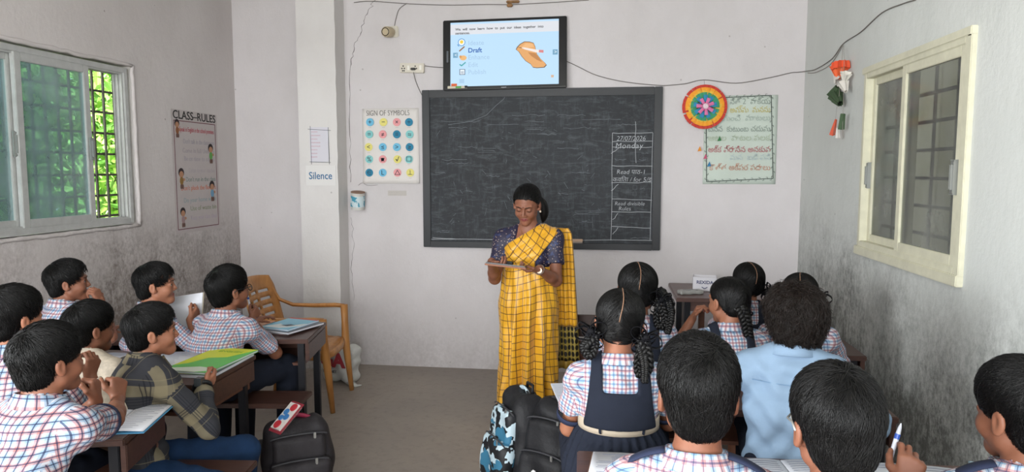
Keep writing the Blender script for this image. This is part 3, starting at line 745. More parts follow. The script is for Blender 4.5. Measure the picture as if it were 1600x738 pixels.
    fold = .0035*np.sin(L[:, 2]*62+L[:, 0]*34+2.2*np.sin(L[:, 0]*19+s0)+s0)+.003*np.sin(L[:, 0]*75-L[:, 2]*28+2*np.sin(L[:, 2]*17+s0)) + .0022*np.sin(L[:, 1]*90+L[:, 2]*55+s0)
    damp = np.clip((NB[2]+.02-V[:, 2])/.08, .15, 1); V2 = V+N*(fold*wr*damp)[:, None]
    ctr = V[Fc].mean(1); best = torso(ctr.astype(np.float32), inf); who = np.zeros(len(Fc), int); uvs = [None]
    axis = unit(NB-PV); K = [(PV, lat, fw, up, .125)]
    for sd in 'LR':
        for a, b, ra, rb, ce, cd in sleeves[sd]:
            d = cap(ctr.astype(np.float32), a, b, ra, rb); w = d < best-.009; best = np.where(w, d, best); K.append((a, None, None, unit(b-a), ra)); who[w] = len(K)-1
    uv = np.zeros((len(Fc), 4, 2))
    for i, (a, e1, e2, ax, rr) in enumerate(K):
        if e1 is None: e1 = unit(np.cross(ax, (0.2, .1, 1))); e2 = np.cross(ax, e1)
        m = who == i; P = V[Fc[m]]-a; x = P@e1; y = P@e2; an = np.arctan2(y, x); an0 = an[:, :1]; an = an0+np.mod(an-an0+pi, 2*pi)-pi
        if i == 0:   # body of the shirt: flat front and back panels, woven straight up and down
            back = y.mean(1) < .0; side = np.abs(x.mean(1)) > .12*bs/.84
            uu = np.where(side[:, None], y, x); uv[m, :, 0] = uu; uv[m, :, 1] = P@ax+np.abs(uu)*.0
        else: uv[m, :, 0] = an*rr; uv[m, :, 1] = P@ax
    so = np_mesh(o.get('shirtname', 'shirt'), V2, Fc, sm, root, uv=uv.reshape(-1, 2))
    # collar
    if o.get('collar', True):
        P = []; U = []; n = 36; gap = .22 if kid else .35; cm = o.get('collarmat', sm)
        for i in range(n+1):
            t = gap+(2*pi-2*gap)*i/n; ft = (1+cos(t))/2; dirv = fw*cos(t)+lat*sin(t); c = NB+fw*.004+up*(.012-.028*ft); rr0 = rn*1.12
            long_ = .026+.020*max(0, ft-.6)/.4; row = []; ur_ = []
            for j, (dr, dz) in enumerate(((.002, -.012), (.004, .016), (.007, .030), (.011, .031), (.017, .018), (.017+long_*.5, .018-long_*.85))):
                row.append(c+dirv*(rr0+dr)+up*dz); ur_.append((t*rr0, j*.011))
            P.append(row); U.append(ur_)
        cb = MB(); cb.sheet(P, .0028, uvs=U); cb.build('collar', cm, so, smooth=True)
    if o.get('cuff') and sl_ == 'short':
        for sd in 'LR':
            a, b, ra, rb, ce, cd = sleeves[sd][0]; e1 = unit(np.cross(cd, (0, .2, 1))); e2 = np.cross(cd, e1); rr1 = rb*.985
            P = [[ce+cd*z+(e1*cos(t)+e2*sin(t))*rr1 for z in (-.013, -.004, .006)] for t in np.linspace(0, 2*pi, 25)]
            cb = MB(); cb.sheet(P, .004); cb.build('sleeve_trim', m_cuff, so, smooth=True)
    if o.get('yoke'):
        for sd, S in (('L', SL), ('R', SR)):
            sg = -1 if sd == 'L' else 1; a = NB+lat*sg*.075*bs+up*.033*bs-fw*.012; b = S+up*.058*bs-fw*.008; P = []
            for i in range(9):
                f = i/8; c = a*(1-f)+b*f+up*.012*sin(pi*f)*.4; P.append([c-fw*.017, c-fw*.006+up*.003, c+fw*.006+up*.003, c+fw*.017])
            cb = MB(); cb.sheet(P, .004); cb.build('shoulder_loop', m_cuff, so, smooth=True)
    # trousers / shorts / skirt
    lm = o.get('legs', m_dark)
    if lm is not None and not stand:
        pts = np.array([x for l in legs for x in l]+[PV]); lo2, hi2 = pts.min(0)-.15, pts.max(0)+.15; lo2[2] = .03; g = Field(lo2, hi2, .010)
        g.add(lambda p: np.maximum(cap(p, PV, PV+up*max(.05, hem-PV[2]), .086*bs+.032, .086*bs+.032, lat, 1.42*wx), p[..., 2]-(hem+.012)), lo2, hi2)
        kk = .14 if o.get('skirt') else .03; r1 = .082 if not o.get('skirt') else .098
        for hp, kn, an in legs:
            g.add(lambda p: cap(p, hp, kn, r1*bs/.84, (.060 if not o.get('skirt') else .08)*bs/.84), lo2, hi2, kk)
            if not o.get('skirt'): g.add(lambda p: np.maximum(cap(p, kn, an, .058*bs/.84, .05), .10-p[..., 2]), lo2, hi2, .03)
        V, Fc = g.mesh(); L = (V-PV)@np.stack([lat, fw, up], 1)
        if o.get('skirt'):
            a = np.arctan2(L[:, 1], L[:, 0]); V[:, :2] += (V[:, :2]-PV[:2])/(np.linalg.norm(V[:, :2]-PV[:2], axis=1)[:, None]+1e-6)*(.006*(np.sign(np.sin(a*26))+1)*np.clip((hem-V[:, 2])/.05, 0, 1))[:, None]
        else: V += (.004*np.sin(L[:, 1]*70+L[:, 0]*40+s0)*np.sin(L[:, 2]*50))[:, None]*np.array([0, 0, 1.])
        np_mesh('skirt' if o.get('skirt') else 'trousers', V, Fc, lm, root)
        if o.get('belt'):
            P = [[PV+lat*cos(t)*((.086*bs+.044)*1.42*wx)+fw*sin(t)*(.086*bs+.048)+up*(z+hem-PV[2]) for z in (-.024, -.008, .008, .022)] for t in np.linspace(0, 2*pi, 49)]
            cb = MB(); cb.sheet(P, .004); bo = cb.build('belt', mat('cream belt', 'b3a592', .7, bump=.2, bscale=80), root, smooth=True)
            for t in (-2.05, -1.0): 
                c = PV+lat*cos(t)*((.086*bs+.047)*1.42*wx)+fw*sin(t)*(.086*bs+.052)+up*(hem-PV[2]); cb = MB()
                cb.tube([c+up*-.018, c+up*-.014+unit(c-PV)*.004, c+up*.024+unit(c-PV)*.004, c+up*.032], .006, 8, flat=.4); cb.build('belt_loop', m_navy, bo, smooth=True)
    if not stand:       # shoes
        for hp, kn, an in legs:
            g = Field(an-np.array((.2, .2, .09)), an+np.array((.2, .2, .05)), .007); a = an-up*.035-fw*.02; b = an+fw*.135-up*.048
            g.add(lambda p: np.maximum(cap(p, a, b, .040, .033, lat, 1.1), .004-p[..., 2]), a-.2, b+.2, .0); V, Fc = g.mesh(); np_mesh('shoe', V, Fc, o.get('shoemat', mat('dark sandal', '2a2622', .6)), root)
    info = dict(root=root, H=H, HM=HM, hs=hs, NB=NB, PV=PV, lat=lat, fw=fw, up=up, SL=SL, SR=SR, arms=arms, HP=HP, torso=torso, hem=hem, hw=hw, rn=rn, bs=bs, legs=legs, hm=hm, shirt=so)
    if o.get('pinafore'):
        lo3 = np.min([PV, NB, SL, SR], 0)-.16; hi3 = np.max([PV, NB, SL, SR], 0)+.16; lo3[2] = hem-.02; g = Field(lo3, hi3, .006)
        A_, B_, C_, N_ = A3(lat), A3(fw), A3(NB), float(NB[2])
        def pin(p):
            d = torso(p, inf+.010*1.0); x = (p-C_)@A_; z = p[..., 2]-N_
            wd = np.interp(z, [-.5, -.25, -.12, -.02, .1], [.150, .128, .108, .098, .092]).astype(np.float32)*bs/.84
            d = smax(d, np.abs(x)-wd, .006); hole = smax(np.abs(x)-.058*bs/.84, -(z+.085), .012); return smax(d, -hole, .004)
        g.add(pin, lo3, hi3); g.add(lambda p: (hem-p[..., 2]), lo3, hi3, 0, 'i'); V, Fc = g.mesh(); np_mesh('pinafore', V, Fc, m_navy, root)
    return info
def braid(I, pts, r=.014, parent=None, turns=7, name='braid'):
    """three-strand plait along a curve given in the head frame"""
    pts = [Vector(I['hw'](p)) for p in pts]; M_ = 48; hs = I['hs']
    def cur(t):
        x = t*(len(pts)-1); i = min(int(x), len(pts)-2); f = x-i; p0 = pts[max(i-1, 0)]; p1 = pts[i]; p2 = pts[i+1]; p3 = pts[min(i+2, len(pts)-1)]
        return .5*((2*p1)+(-p0+p2)*f+(2*p0-5*p1+4*p2-p3)*f*f+(-p0+3*p1-3*p2+p3)*f**3)
    side = Vector(I['lat']); mb = MB()
    for s in range(3):
        P = []
        for i in range(M_+1):
            t = i/M_; c = cur(t); d = (cur(min(t+.01, 1))-cur(max(t-.01, 0))).normalized(); a = (side-d*side.dot(d)).normalized(); b = d.cross(a); ph = turns*2*pi*t+s*2*pi/3; k = 1-.35*t
            P.append(c+a*sin(ph)*r*.85*k*hs+b*sin(2*ph)*r*.45*k*hs)
        mb.tube(P, [r*.55*(1-.35*i/M_)*hs for i in range(M_+1)], 7)
    return mb.build(name, I['hm'], parent or I['root'], smooth=True)
def bow(I, c, size=.04, parent=None, tails=True, ang=0, seed=1):
    """black ribbon bow, head frame"""
    rr = np.random.default_rng(seed); mb = MB(); c = np.array(c); F = Matrix.Rotation(ang, 3, 'Y')
    for k, (a0, sc) in enumerate(((0, 1), (pi, 1), (.8, .75), (pi-.7, .8))):
        rows = []
        for i in range(15):
            t = 2*pi*i/14; u = (1-cos(t))/2; x = u*size*sc; z = sin(t)*size*.38*sc; v = F @ Vector((x*cos(a0), -.004-.006*sc*sin(t*.5), z+x*sin(a0))); w = size*(.30+.1*sin(t))
            rows.append([I['hw'](c+np.array(v)+np.array((0, -w*.6, 0))), I['hw'](c+np.array(v)), I['hw'](c+np.array(v)+np.array((0, w*.5, .004)))])
        mb.sheet(rows, .0018)
    mb.tube([I['hw'](c+np.array((0, -.012, -.006))), I['hw'](c+np.array((0, .006, .006)))], size*.22, 8)
    if tails:
        for s in (-1, 1):
            rows = [[I['hw'](c+np.array((s*(.006+.010*i/6)+w, -.006, -.008*i))) for w in (-.008, 0, .008)] for i in range(7)]; mb.sheet(rows, .0015)
    return mb.build('ribbon', m_ribbon, parent or I['root'], smooth=True)
# ------------------------------------------------------------------ things on the back wall
m_tvb = mat('tv black plastic', '0d0e11', .25, .5, coat=.3)
Ytv = YB-.075
M_ = lambda o: plane_M(o, (1, 0, 0), (0, 0, 1))
tl, tr, br_, bl = at(690, 29, Y=Ytv), at(887, 24, Y=Ytv), at(885, 138, Y=Ytv), at(694, 140, Y=Ytv)
tv = thing('television', 'black flat television showing a blue lesson slide above the blackboard', 'television', (tl.x, YB, bl.z), room=True)
x0, x1, z0, z1 = (tl.x+bl.x)/2, (tr.x+br_.x)/2, (bl.z+br_.z)/2, (tl.z+tr.z)/2
TILT = Matrix.Translation(((x0+x1)/2, Ytv, z0)) @ Matrix.Rotation(R_(-5), 4, 'X') @ Matrix.Rotation(R_(-.6), 4, 'Y') @ Matrix.Translation((-(x0+x1)/2, -Ytv, -z0))
mb = MB(); mb.box((x0, Ytv-.012, z0), (x1, Ytv+.03, z1), M=TILT, bev=.006); mb.box((x0+.2, Ytv+.03, z0+.1), (x1-.2, Ytv+.055, z1-.15), M=TILT, bev=.01); mb.build('tv_case', m_tvb, tv)
sx0, sx1, sz0, sz1 = x0+.062, x1-.062, z0+.026, z1-.022
def emis(name, c, e):
    t = NT(name); t.b.inputs['Base Color'].default_value = (.01, .01, .01, 1); t.b.inputs['Emission Color'].default_value = lin(c); t.b.inputs['Emission Strength'].default_value = e; t.b.inputs['Roughness'].default_value = .2; return t.m
ES = .95
m_scr = emis('lit screen blue', 'b4d4ee', ES)
sc = MB().box((sx0, Ytv-.0135, sz0), (sx1, Ytv-.012, sz1), M=TILT).build('screen', m_scr, tv)
def spos(u, v, d=.0): return TILT @ Vector((sx0+(sx1-sx0)*u, Ytv-.0138-d, sz1-(sz1-sz0)*v))
SW = sx1-sx0; SH = sz1-sz0
def sM(u, v, d=.0003): return TILT @ M_(Vector((sx0+SW*u, Ytv-.0138-d, sz1-SH*v)))
def srect(name, u0, v0, u1, v1, c, d=0): return MB().box((sx0+SW*u0, Ytv-.0139-d, sz1-SH*v1), (sx0+SW*u1, Ytv-.0136-d, sz1-SH*v0), M=TILT).build(name, emis(name+' lit', c, ES), sc)
srect('caption_band', .0, .03, 1.0, .19, 'd3d6dc')
ink = emis('slide ink', '1d2226', .6)
text('caption_text', 'We  will  now  learn  how  to  put  our  ideas  together  into', .027, sM(.045, .125, .0008), ink, sc, bold=.0004, sx=1.05)
text('caption_text', 'sentences.', .027, sM(.045, .185, .0008), ink, sc, bold=.0004, sx=1.05)
fade = emis('slide faded text', '9dbbd6', ES)
for tx, v, c, bo in (('Ideate', .36, fade, 0), ('Draft', .475, emis('slide dark blue', '1c5db0', .8), .0009), ('Enhance', .585, fade, 0), ('Edit', .70, fade, 0), ('Publish', .815, fade, 0)):
    text('menu_text', tx, .052, sM(.165, v, .0008), c, sc, bold=bo)
def sdisc(name, u, v, r, c, d=.0004, sx=1): 
    mb = MB(); mb.prism([(cos(2*pi*k/20)*r*sx, sin(2*pi*k/20)*r) for k in range(20)], 0, .0003, M=sM(u, v, d)); return mb.build(name, emis(name+' lit', c, ES), sc)
sdisc('idea_icon', .105, .31, .030, '4f8fc4'); sdisc('idea_icon', .105, .31, .024, 'e6eef2', .0008); sdisc('idea_icon', .105, .305, .014, 'e8c440', .0012)
MB().bar((.07*SW+sx0, Ytv-.0145, sz1-SH*.36), (.083*SW+sx0, Ytv-.0145, sz1-SH*.39), .008, .0004, up=(0, 1, 0)).build('idea_icon', emis('icon blue', '4f8fc4', ES), sc)
MB().bar((.085*SW+sx0, Ytv-.0145, sz1-SH*.465), (.135*SW+sx0, Ytv-.0145, sz1-SH*.395), .010, .0004, up=(0, 1, 0)).build('pencil_icon', emis('icon brown', '8a5a2c', ES), sc)
sdisc('hand_icon', .12, .555, .020, 'e0ae72', sx=1.4); sdisc('hand_icon', .095, .535, .010, 'c98f55', .0008)
mb = MB(); mb.bar((.088*SW+sx0, Ytv-.0145, sz1-SH*.665), (.107*SW+sx0, Ytv-.0145, sz1-SH*.69), .010, .0004, up=(0, 1, 0)); mb.bar((.105*SW+sx0, Ytv-.0145, sz1-SH*.69), (.145*SW+sx0, Ytv-.0145, sz1-SH*.635), .010, .0004, up=(0, 1, 0)); mb.build('tick_icon', emis('icon teal', '3f9aa0', ES), sc)
srect('page_icon', .085, .73, .138, .82, '3d4f63', .0004); srect('page_icon', .091, .738, .132, .812, 'dfe9f2', .0008)
for v in (.765, .78, .795): srect('page_icon', .098, v, .125, v+.006, '3d4f63', .0012)
srect('page_icon', .083, .885, .13, .95, 'a2c2dc', .0004)
for u, tx in ((.025, '<'), (.945, '>')):
    srect('arrow_button', u-.0, .47, u+.045, .55, '6e9cb8', .0004); text('arrow_text', tx, .04, sM(u+.012, .535, .001), emis('button text', 'dfeaf2', ES), sc)
srect('corner_icon', .93, .86, .955, .90, 'c9a98f', .0004)
# the drawn hand with a pencil
hp = [(.625, .42), (.65, .375), (.69, .34), (.735, .345), (.77, .365), (.785, .42), (.79, .47), (.80, .53), (.83, .60), (.87, .665), (.885, .70), (.865, .735), (.80, .74), (.765, .73), (.745, .68), (.70, .63), (.665, .56), (.64, .49), (.615, .455)]
def spoly(name, pts, c, d): return MB().prism([((u-.75)*SW, -(v-.5)*SH) for u, v in pts][::-1], 0, .0003, M=sM(.75, .5, d)).build(name, emis(name+' lit', c, ES), sc)
spoly('hand_outline', [(.75+(u-.75)*1.05, .53+(v-.53)*1.05) for u, v in hp], '5d4637', .0004); spoly('hand_drawing', hp, 'd9a066', .0008)
spoly('hand_drawing', [(.66, .42), (.70, .36), (.76, .37), (.775, .42), (.72, .43), (.69, .46)], 'e3b07a', .0011)
spoly('hand_shade', [(.72, .50), (.79, .52), (.83, .61), (.85, .66), (.80, .62), (.75, .56)], 'b87f4c', .0011)
spoly('pencil_drawing', [(.655, .425), (.69, .425), (.80, .465), (.86, .475), (.86, .515), (.80, .51), (.69, .455)], 'e6dcd6', .0014)
spoly('pencil_tip', [(.82, .468), (.862, .474), (.862, .517), (.82, .508)], 'cf8080', .0017); spoly('pencil_tip', [(.61, .412), (.66, .424), (.665, .436)], '4a3a2e', .0017)
# the stickers and slots on the tv edge
mb = MB(); mb.box((x0+.04, Ytv-.018, z0+.01), (x0+.20, Ytv-.0125, z0+.030), M=TILT); mb.build('sticker', mat('sticker pale', 'c9c0ad', .7), tv)
MB().box((x0+.07, Ytv-.021, z0+.028), (x0+.115, Ytv-.0125, z0+.048), M=TILT).build('sticker', mat('sticker orange', 'd8663a', .7), tv)
MB().box((x0+.105, Ytv-.021, z0+.012), (x0+.15, Ytv-.018, z0+.026), M=TILT).build('sticker', mat('sticker green', '4f9a4a', .7), tv)
MB().box((x0+.178, Ytv-.021, z0+.012), (x0+.20, Ytv-.0125, z0+.030), M=TILT).build('sticker', mat('sticker dark', '22262c', .7), tv)
MB().box((x0+.03, Ytv-.0135, z0+.22), (x0+.045, Ytv-.012, z0+.31), M=TILT, bev=.004).build('side_slot', mat('slot grey', '565a60', .4), tv)
MB().box((x0+.47, Ytv-.0135, z0+.009), (x0+.51, Ytv-.012, z0+.013), M=TILT).build('maker_mark', mat('mark silver', 'a9adb2', .4), tv)

# blackboard
m_bbf = mat('painted black frame', '16181c', .45, .4, var=.2, vscale=9)
def slate():
    t = NT('chalky slate'); co = t.coord('Object'); a = t.noise(2.2, 6, .65, co); mp = t.n('ShaderNodeMapping'); mp.inputs['Scale'].default_value = (1.4, 1, 5); t.l(co, mp.inputs[0]); b = t.noise(5.5, 9, .74, mp.outputs[0], dist=.8)
    mp2 = t.n('ShaderNodeMapping'); mp2.inputs['Scale'].default_value = (9, 1, 2.2); t.l(co, mp2.inputs[0]); v = t.noise(4, 6, .7, mp2.outputs[0])
    c = t.mix(t.ramp(a, .3, .7), lin('1b1e22'), lin('262a2f')); c = t.mix(t.math('MULTIPLY', t.ramp(b, .50, .78), .32), c, lin('878d93')); c = t.mix(t.math('MULTIPLY', t.ramp(v, .50, .78), .26), c, lin('70767d'))
    t.l(c, t.b.inputs['Base Color']); t.b.inputs['Roughness'].default_value = .7; return t.m
b0, b1 = at(659, 140, Y=YB-.03), at(1031, 390, Y=YB-.03); bx0, bx1, bz0, bz1 = at(659, 140, Y=YB-.03).x, at(1036, 135, Y=YB-.03).x, at(850, 389, Y=YB-.03).z, at(850, 138, Y=YB-.03).z
bb = thing('blackboard', 'large black framed blackboard with chalk writing on the back wall', 'blackboard', ((bx0+bx1)/2, YB, bz0), room=True)
fw_ = .062; mb = MB()
mb.box((bx0, YB-.035, bz0), (bx0+fw_, YB-.001, bz1), bev=.004); mb.box((bx1-fw_, YB-.035, bz0), (bx1, YB-.001, bz1), bev=.004); mb.box((bx0+fw_, YB-.035, bz1-fw_), (bx1-fw_, YB-.001, bz1), bev=.004); mb.box((bx0+fw_, YB-.045, bz0), (bx1-fw_, YB-.001, bz0+.05), bev=.004)
mb.build('frame', m_bbf, bb)
slt = MB().box((bx0+fw_-.005, YB-.018, bz0+.045), (bx1-fw_+.005, YB-.002, bz1-fw_+.005)).build('writing_surface', slate(), bb)
m_chalk = mat('white chalk', 'b9bcc0', .95); m_chalk2 = mat('faint chalk', '7f858b', .95)
yc = YB-.0187
def ch(x, y): p = at(x, y, Y=yc); return Vector((p.x, yc, p.z))
mb = MB()
CLN = [((957, 208), (955, 376)), ((957, 208), (1020, 208)), ((1020, 208), (1016, 376)), ((957, 221), (1019, 221)), ((957, 230), (1019, 230)), ((955, 259), (1019, 260)), ((955, 286), (1018, 285)), ((956, 311), (1018, 313)), ((956, 331), (1017, 332)), ((956, 354), (1017, 357)), ((993, 190), (993, 255)), ((955, 240), (968, 231)), ((955, 298), (966, 288)), ((957, 344), (966, 333)), ((957, 366), (966, 356)), ((673, 374), (1018, 376)), ((676, 372), (720, 374))]
for a, b in CLN:
    a, b = ch(*a), ch(*b); n = 6; mb.tube([a.lerp(b, i/n)+Vector((random.gauss(0, .0018), 0, random.gauss(0, .0018))) for i in range(n+1)], .0019, 5)
mb.build('chalk_lines', m_chalk, slt)
for tx, x, y, s, sp in (('27/07/2026', 963, 220, .052, .95), ('Monday', 961, 232, .062, 1.1), ('Read \u092a\u093e\u0920-1', 963, 272, .050, 1.0), ('\u0915\u0935\u093f\u0924\u093e / for 5/\u0907', 957, 284, .050, 1.0), ('Read divisible', 960, 321, .043, 1.0), ('Rules', 966, 329, .045, 1.0)):
    text('chalk_writing', tx, s, M_(ch(x, y)+Vector((0, -.0006, 0))), m_chalk, slt, bold=-.0006, space=sp, shear=.15)
rr = np.random.default_rng(5); mb = MB()
def squig(x, y, w, n=7, a=1.1):
    pts = [ch(x+w*i/n+rr.normal()*.8, y+rr.normal()*a*.6) for i in range(n+1)]; mb.tube(pts, [.0007+.0008*rr.random() for _ in pts], 4)
for x, y, w in ((690, 190, 60), (760, 195, 50), (820, 190, 30), (823, 203, 28), (840, 210, 30), (745, 235, 28), (690, 250, 40), (700, 255, 30), (870, 232, 35), (880, 200, 45), (910, 187, 60), (965, 195, 30), (893, 270, 30), (872, 303, 14), (898, 333, 40), (905, 347, 20), (680, 270, 15), (690, 360, 12), (683, 363, 18), (760, 275, 20), (715, 230, 30), (960, 250, 20), (1000, 250, 10), (1000, 295, 10), (985, 372, 30), (700, 200, 30), (800, 180, 50), (870, 180, 45), (1003, 240, 10)):
    squig(x, y, w)
for x, y, w, h in ((820, 200, 34, 9), (747, 232, 28, 6), (989, 290, 6, 6), (989, 300, 5, 6), (898, 330, 38, 5), (985, 238, 20, 14)):
    mb.tube([ch(x, y), ch(x+w, y), ch(x+w, y+h), ch(x, y+h)], .0009, 4, closed=True)
mb.tube([ch(700, 195), ch(735, 190), ch(760, 180), ch(775, 165), ch(787, 155), ch(792, 146)], .0016, 5)
for k in range(60): x = 685+rr.random()*250; y = 200+rr.random()*150; mb.tube([ch(x, y), ch(x+rr.normal()*4, y+rr.normal()*6)], .0008, 4)
mb.build('chalk_scribbles', m_chalk2, slt)
w_er = wood('pale wood', 'a98a72', 'b99b82'); pe = at(884, 372, Y=YB-.05)
er = thing('board_duster', 'pale wooden board duster on the bottom ledge of the blackboard', 'duster', (pe.x+.07, YB-.05, bz0+.05), room=True)
zt = bz0+.0505
MB().box((pe.x, YB-.044, zt+.012), (pe.x+.135, YB-.019, zt+.032), bev=.003).build('handle', w_er, er); MB().box((pe.x+.002, YB-.043, zt), (pe.x+.133, YB-.020, zt+.012)).build('felt', mat('duster felt', '8f8379', .95), er)

# camera on its bracket, socket box, cables
p = at(612, 52, Y=YB); m_wp = mat('yellowed white plastic', 'cfc8ba', .45)
cc = thing('security_camera', 'small white security camera with a black lens high on the back wall', 'security camera', (p.x, YB, p.z), room=True)
MB().box((p.x-.045, YB-.02, p.z-.035), (p.x+.06, YB-.001, p.z+.055), bev=.008).build('mount_plate', m_wp, cc)
RM = Matrix.Translation((p.x-.005, YB-.05, p.z-.0)) @ Matrix.Rotation(R_(98), 4, 'X') @ Matrix.Rotation(R_(-10), 4, 'Y')
MB().lathe([(.02, -.03), (.038, -.028), (.042, .0), (.042, .055), (.036, .066), (.02, .066)], n=24, M=RM.to_3x3().to_4x4(), c=RM.translation).build('camera_body', mat('camera tan', 'b8a88c', .4), cc, smooth=True, auto=40)
MB().lathe([(.030, .0), (.033, .067), (.028, .070), (.026, .064), (.001, .064)], n=24, M=RM.to_3x3().to_4x4(), c=RM.translation).build('lens', mat('lens black', '0b0b0d', .12, .6), cc, smooth=True, auto=40)
p = at(645, 107, Y=YB); so = thing('socket_board', 'cream switch and socket board on the back wall left of the television', 'socket board', (p.x, YB, p.z), room=True)
MB().box((p.x-.10, YB-.035, p.z-.038), (p.x+.10, YB-.001, p.z+.038), bev=.004, M=Matrix.Translation(p) @ Matrix.Rotation(R_(2), 4, 'Y') @ Matrix.Translation(-p)).build('board', m_wp, so)
mb = MB()
for dx, dz in ((-.07, .015), (-.08, -.004), (-.06, -.004), (-.075, -.022), (-.062, -.022), (.03, .012), (.02, -.006), (.04, -.006)): mb.lathe([(0, 0), (.006, 0), (.006, .002), (0, .002)], (p.x+dx, YB-.035, p.z+dz), 10, M=Matrix.Rotation(pi/2, 4, 'X'))
mb.box((p.x-.005, YB-.06, p.z-.02), (p.x+.035, YB-.034, p.z-.002), bev=.005); mb.build('socket_holes', mat('socket dark', '2a2826', .5), so)
for dx in (-.025, .075): MB().box((p.x+dx-.010, YB-.042, p.z-.018), (p.x+dx+.010, YB-.034, p.z+.018), bev=.002).build('switch', mat('switch white', 'e4e0d6', .35), so)
m_wire = mat('grey wire', '6e6964', .6); m_wirel = mat('pale wire', '8f8982', .6)
def wire(pts, r, m, label, cat='wire', name='wire'):
    P = []
    for i in range(len(pts)-1):
        p0, p1, p2, p3 = (Vector(pts[max(i-1, 0)]), Vector(pts[i]), Vector(pts[i+1]), Vector(pts[min(i+2, len(pts)-1)]))
        for k in range(6): f = k/6; P.append(.5*((2*p1)+(-p0+p2)*f+(2*p0-5*p1+4*p2-p3)*f*f+(-p0+3*p1-3*p2+p3)*f**3))
    P.append(Vector(pts[-1])); o = MB().tube(P, r, 6).build(name, m, smooth=True); return tag(o, label, cat)
w = lambda x, y, d=.006: at(x, y, Y=YB-d)
wire([w(553, 4), w(580, 2), w(640, 6), w(700, 8), w(760, 7), w(800, 7), w(860, 4), w(920, 0)], .003, m_wire, 'thin grey wire strung along the top of the back wall')
wire([w(616, 42), w(619, 28), w(624, 14), w(636, 5)], .003, m_wire, 'short grey wire rising from the security camera')
wire([w(646, 113, .04), w(649, 125), w(654, 138), w(660, 150)], .003, m_wire, 'dark wire hanging from the socket board to the blackboard')
wire([w(664, 103), w(680, 105), w(700, 106)], .003, m_wire, 'thin wire from the socket board to the television')
wire([w(886, 96), w(905, 105), w(930, 117), w(965, 126), w(1000, 131), w(1037, 134)], .003, m_wire, 'thin wire sagging from the television over the blackboard corner')
wall_pts = [w(1037, 134), w(1070, 131), w(1100, 125), w(1150, 130), w(1200, 122), w(1235, 114), w(1246, 113)]
XRW = XR-.006; rw = lambda x, y: at(x, y, X=XRW)
wire(wall_pts+[rw(1262, 111), rw(1275, 108), rw(1300, 92), rw(1318, 68), rw(1345, 50), rw(1378, 20), rw(1410, 6), rw(1430, 0)], .0032, m_wire, 'brown wire along the back wall, rising across the right wall corner')
wire([rw(1262, 114), rw(1275, 113), rw(1298, 100), rw(1316, 72)], .0025, m_wirel, 'second loose strand beside the wire at the right corner')
# plaster lump and nails
mb = MB(); P0 = at(803, 5, Y=YB-.01); mb.box((P0.x-.06, YB-.03, P0.z-.0), (P0.x+.045, YB-.001, P0.z+.02), bev=.006); mb.box((P0.x-.055, YB-.035, P0.z-.03), (P0.x-.01, YB-.001, P0.z-.005), bev=.006)
tag(mb.build('bracket', mat('mud brown', '8d6a48', .9, var=.3, vscale=30), None), 'small brown bracket stub at the top of the back wall above the television', 'bracket')

# posters
m_paper = mat('white chart paper', 'd8d3cf', .8, var=.04, vscale=4, bump=.1, bscale=10)
def curled(x0, x1, z0, z1, y, curl=.02, n=14, sgn=-1):
    P = []
    for i in range(n+1):
        row = []
        for j in range(n+1):
            u, v = i/n, j/n; d = .004+.004*sin(u*7)*sin(v*5)+curl*max(0, .25-v)**1.5*8*(.4+.6*abs(2*u-1)); row.append((x0+(x1-x0)*u, y-d, z0+(z1-z0)*v))
        P.append(row)
    return P
a = at(566, 170, Y=YB); b = at(656, 287, Y=YB)
po = thing('symbols_poster', 'white chart titled SIGN OF SYMBOLS with coloured circles, left of the blackboard', 'poster', (a.x, YB, b.z), room=True)
sh = MB().sheet(curled(a.x, b.x, b.z, a.z, YB, .012), .0015).build('paper', m_paper, po, smooth=True)
text('title', 'SIGN OF SYMBOLS', .062, M_(at(572, 181, Y=YB-.014)), mat('pencil grey ink', '4a4644', .8), sh, sx=.72, bold=-.001)
cols = {'b': '6fb6d6', 'y': 'dcd27a', 'p': 'e09a9c', 'd': '2f7f9f', 't': '86c4c4'}
grid_ = ['bypd', 'tpdt', 'ybbd', 'tpyt', 'dbpy']; syms = ['+\u2212\u00d7\u00f7', '=\u2260\u2261\u2248', '<\u2264>\u2265', '%\u03c0\u221a\u25a1', '\u2208L\u25b3\u22a5']
m_ink = mat('dark marker ink', '27303c', .8)
xs_ = [(578, 577, 576, 577, 577), (599, 598, 598, 598, 598), (620, 620, 620, 621, 621), (639, 640, 640, 639, 641)]
for r in range(5):
    for c_ in range(4):
        px, py = xs_[c_][r], (191, 210, 230, 249, 270)[r]; q = at(px, py, Y=YB-.0125)
        d_ = MB().prism([(cos(2*pi*k/24)*.033, sin(2*pi*k/24)*.033) for k in range(24)], 0, .0015, M=M_(q)).build('colour_circle', mat('circle '+grid_[r][c_], cols[grid_[r][c_]], .75), po)
        text('symbol', syms[r][c_], .055, M_(q+Vector((0, -.002, -.018))), m_ink, d_, align='CENTER')
        text('symbol_name', '\u2013\u2013\u2013\u2013', .012, M_(q+Vector((0, -.0004, -.047))), m_ink, d_, align='CENTER')
q = at(606, 298, Y=YB-.004); q2 = at(635, 306, Y=YB-.004)
s_ = MB().box((q.x, YB-.003, q2.z), (q2.x, YB-.001, q.z)).build('paper_strip', mat('strip grey', 'b9b3ae', .85)); tag(s_, 'small faint paper strip stuck below the symbols poster', 'label')
text('strip_text', '\u2013 \u2013\u2013 \u2013 \u2013\u2013\n\u2013\u2013 \u2013 \u2013\u2013', .02, M_(Vector((q.x+.01, YB-.0034, q.z-.02))), m_ink, s_, bold=-.0005)
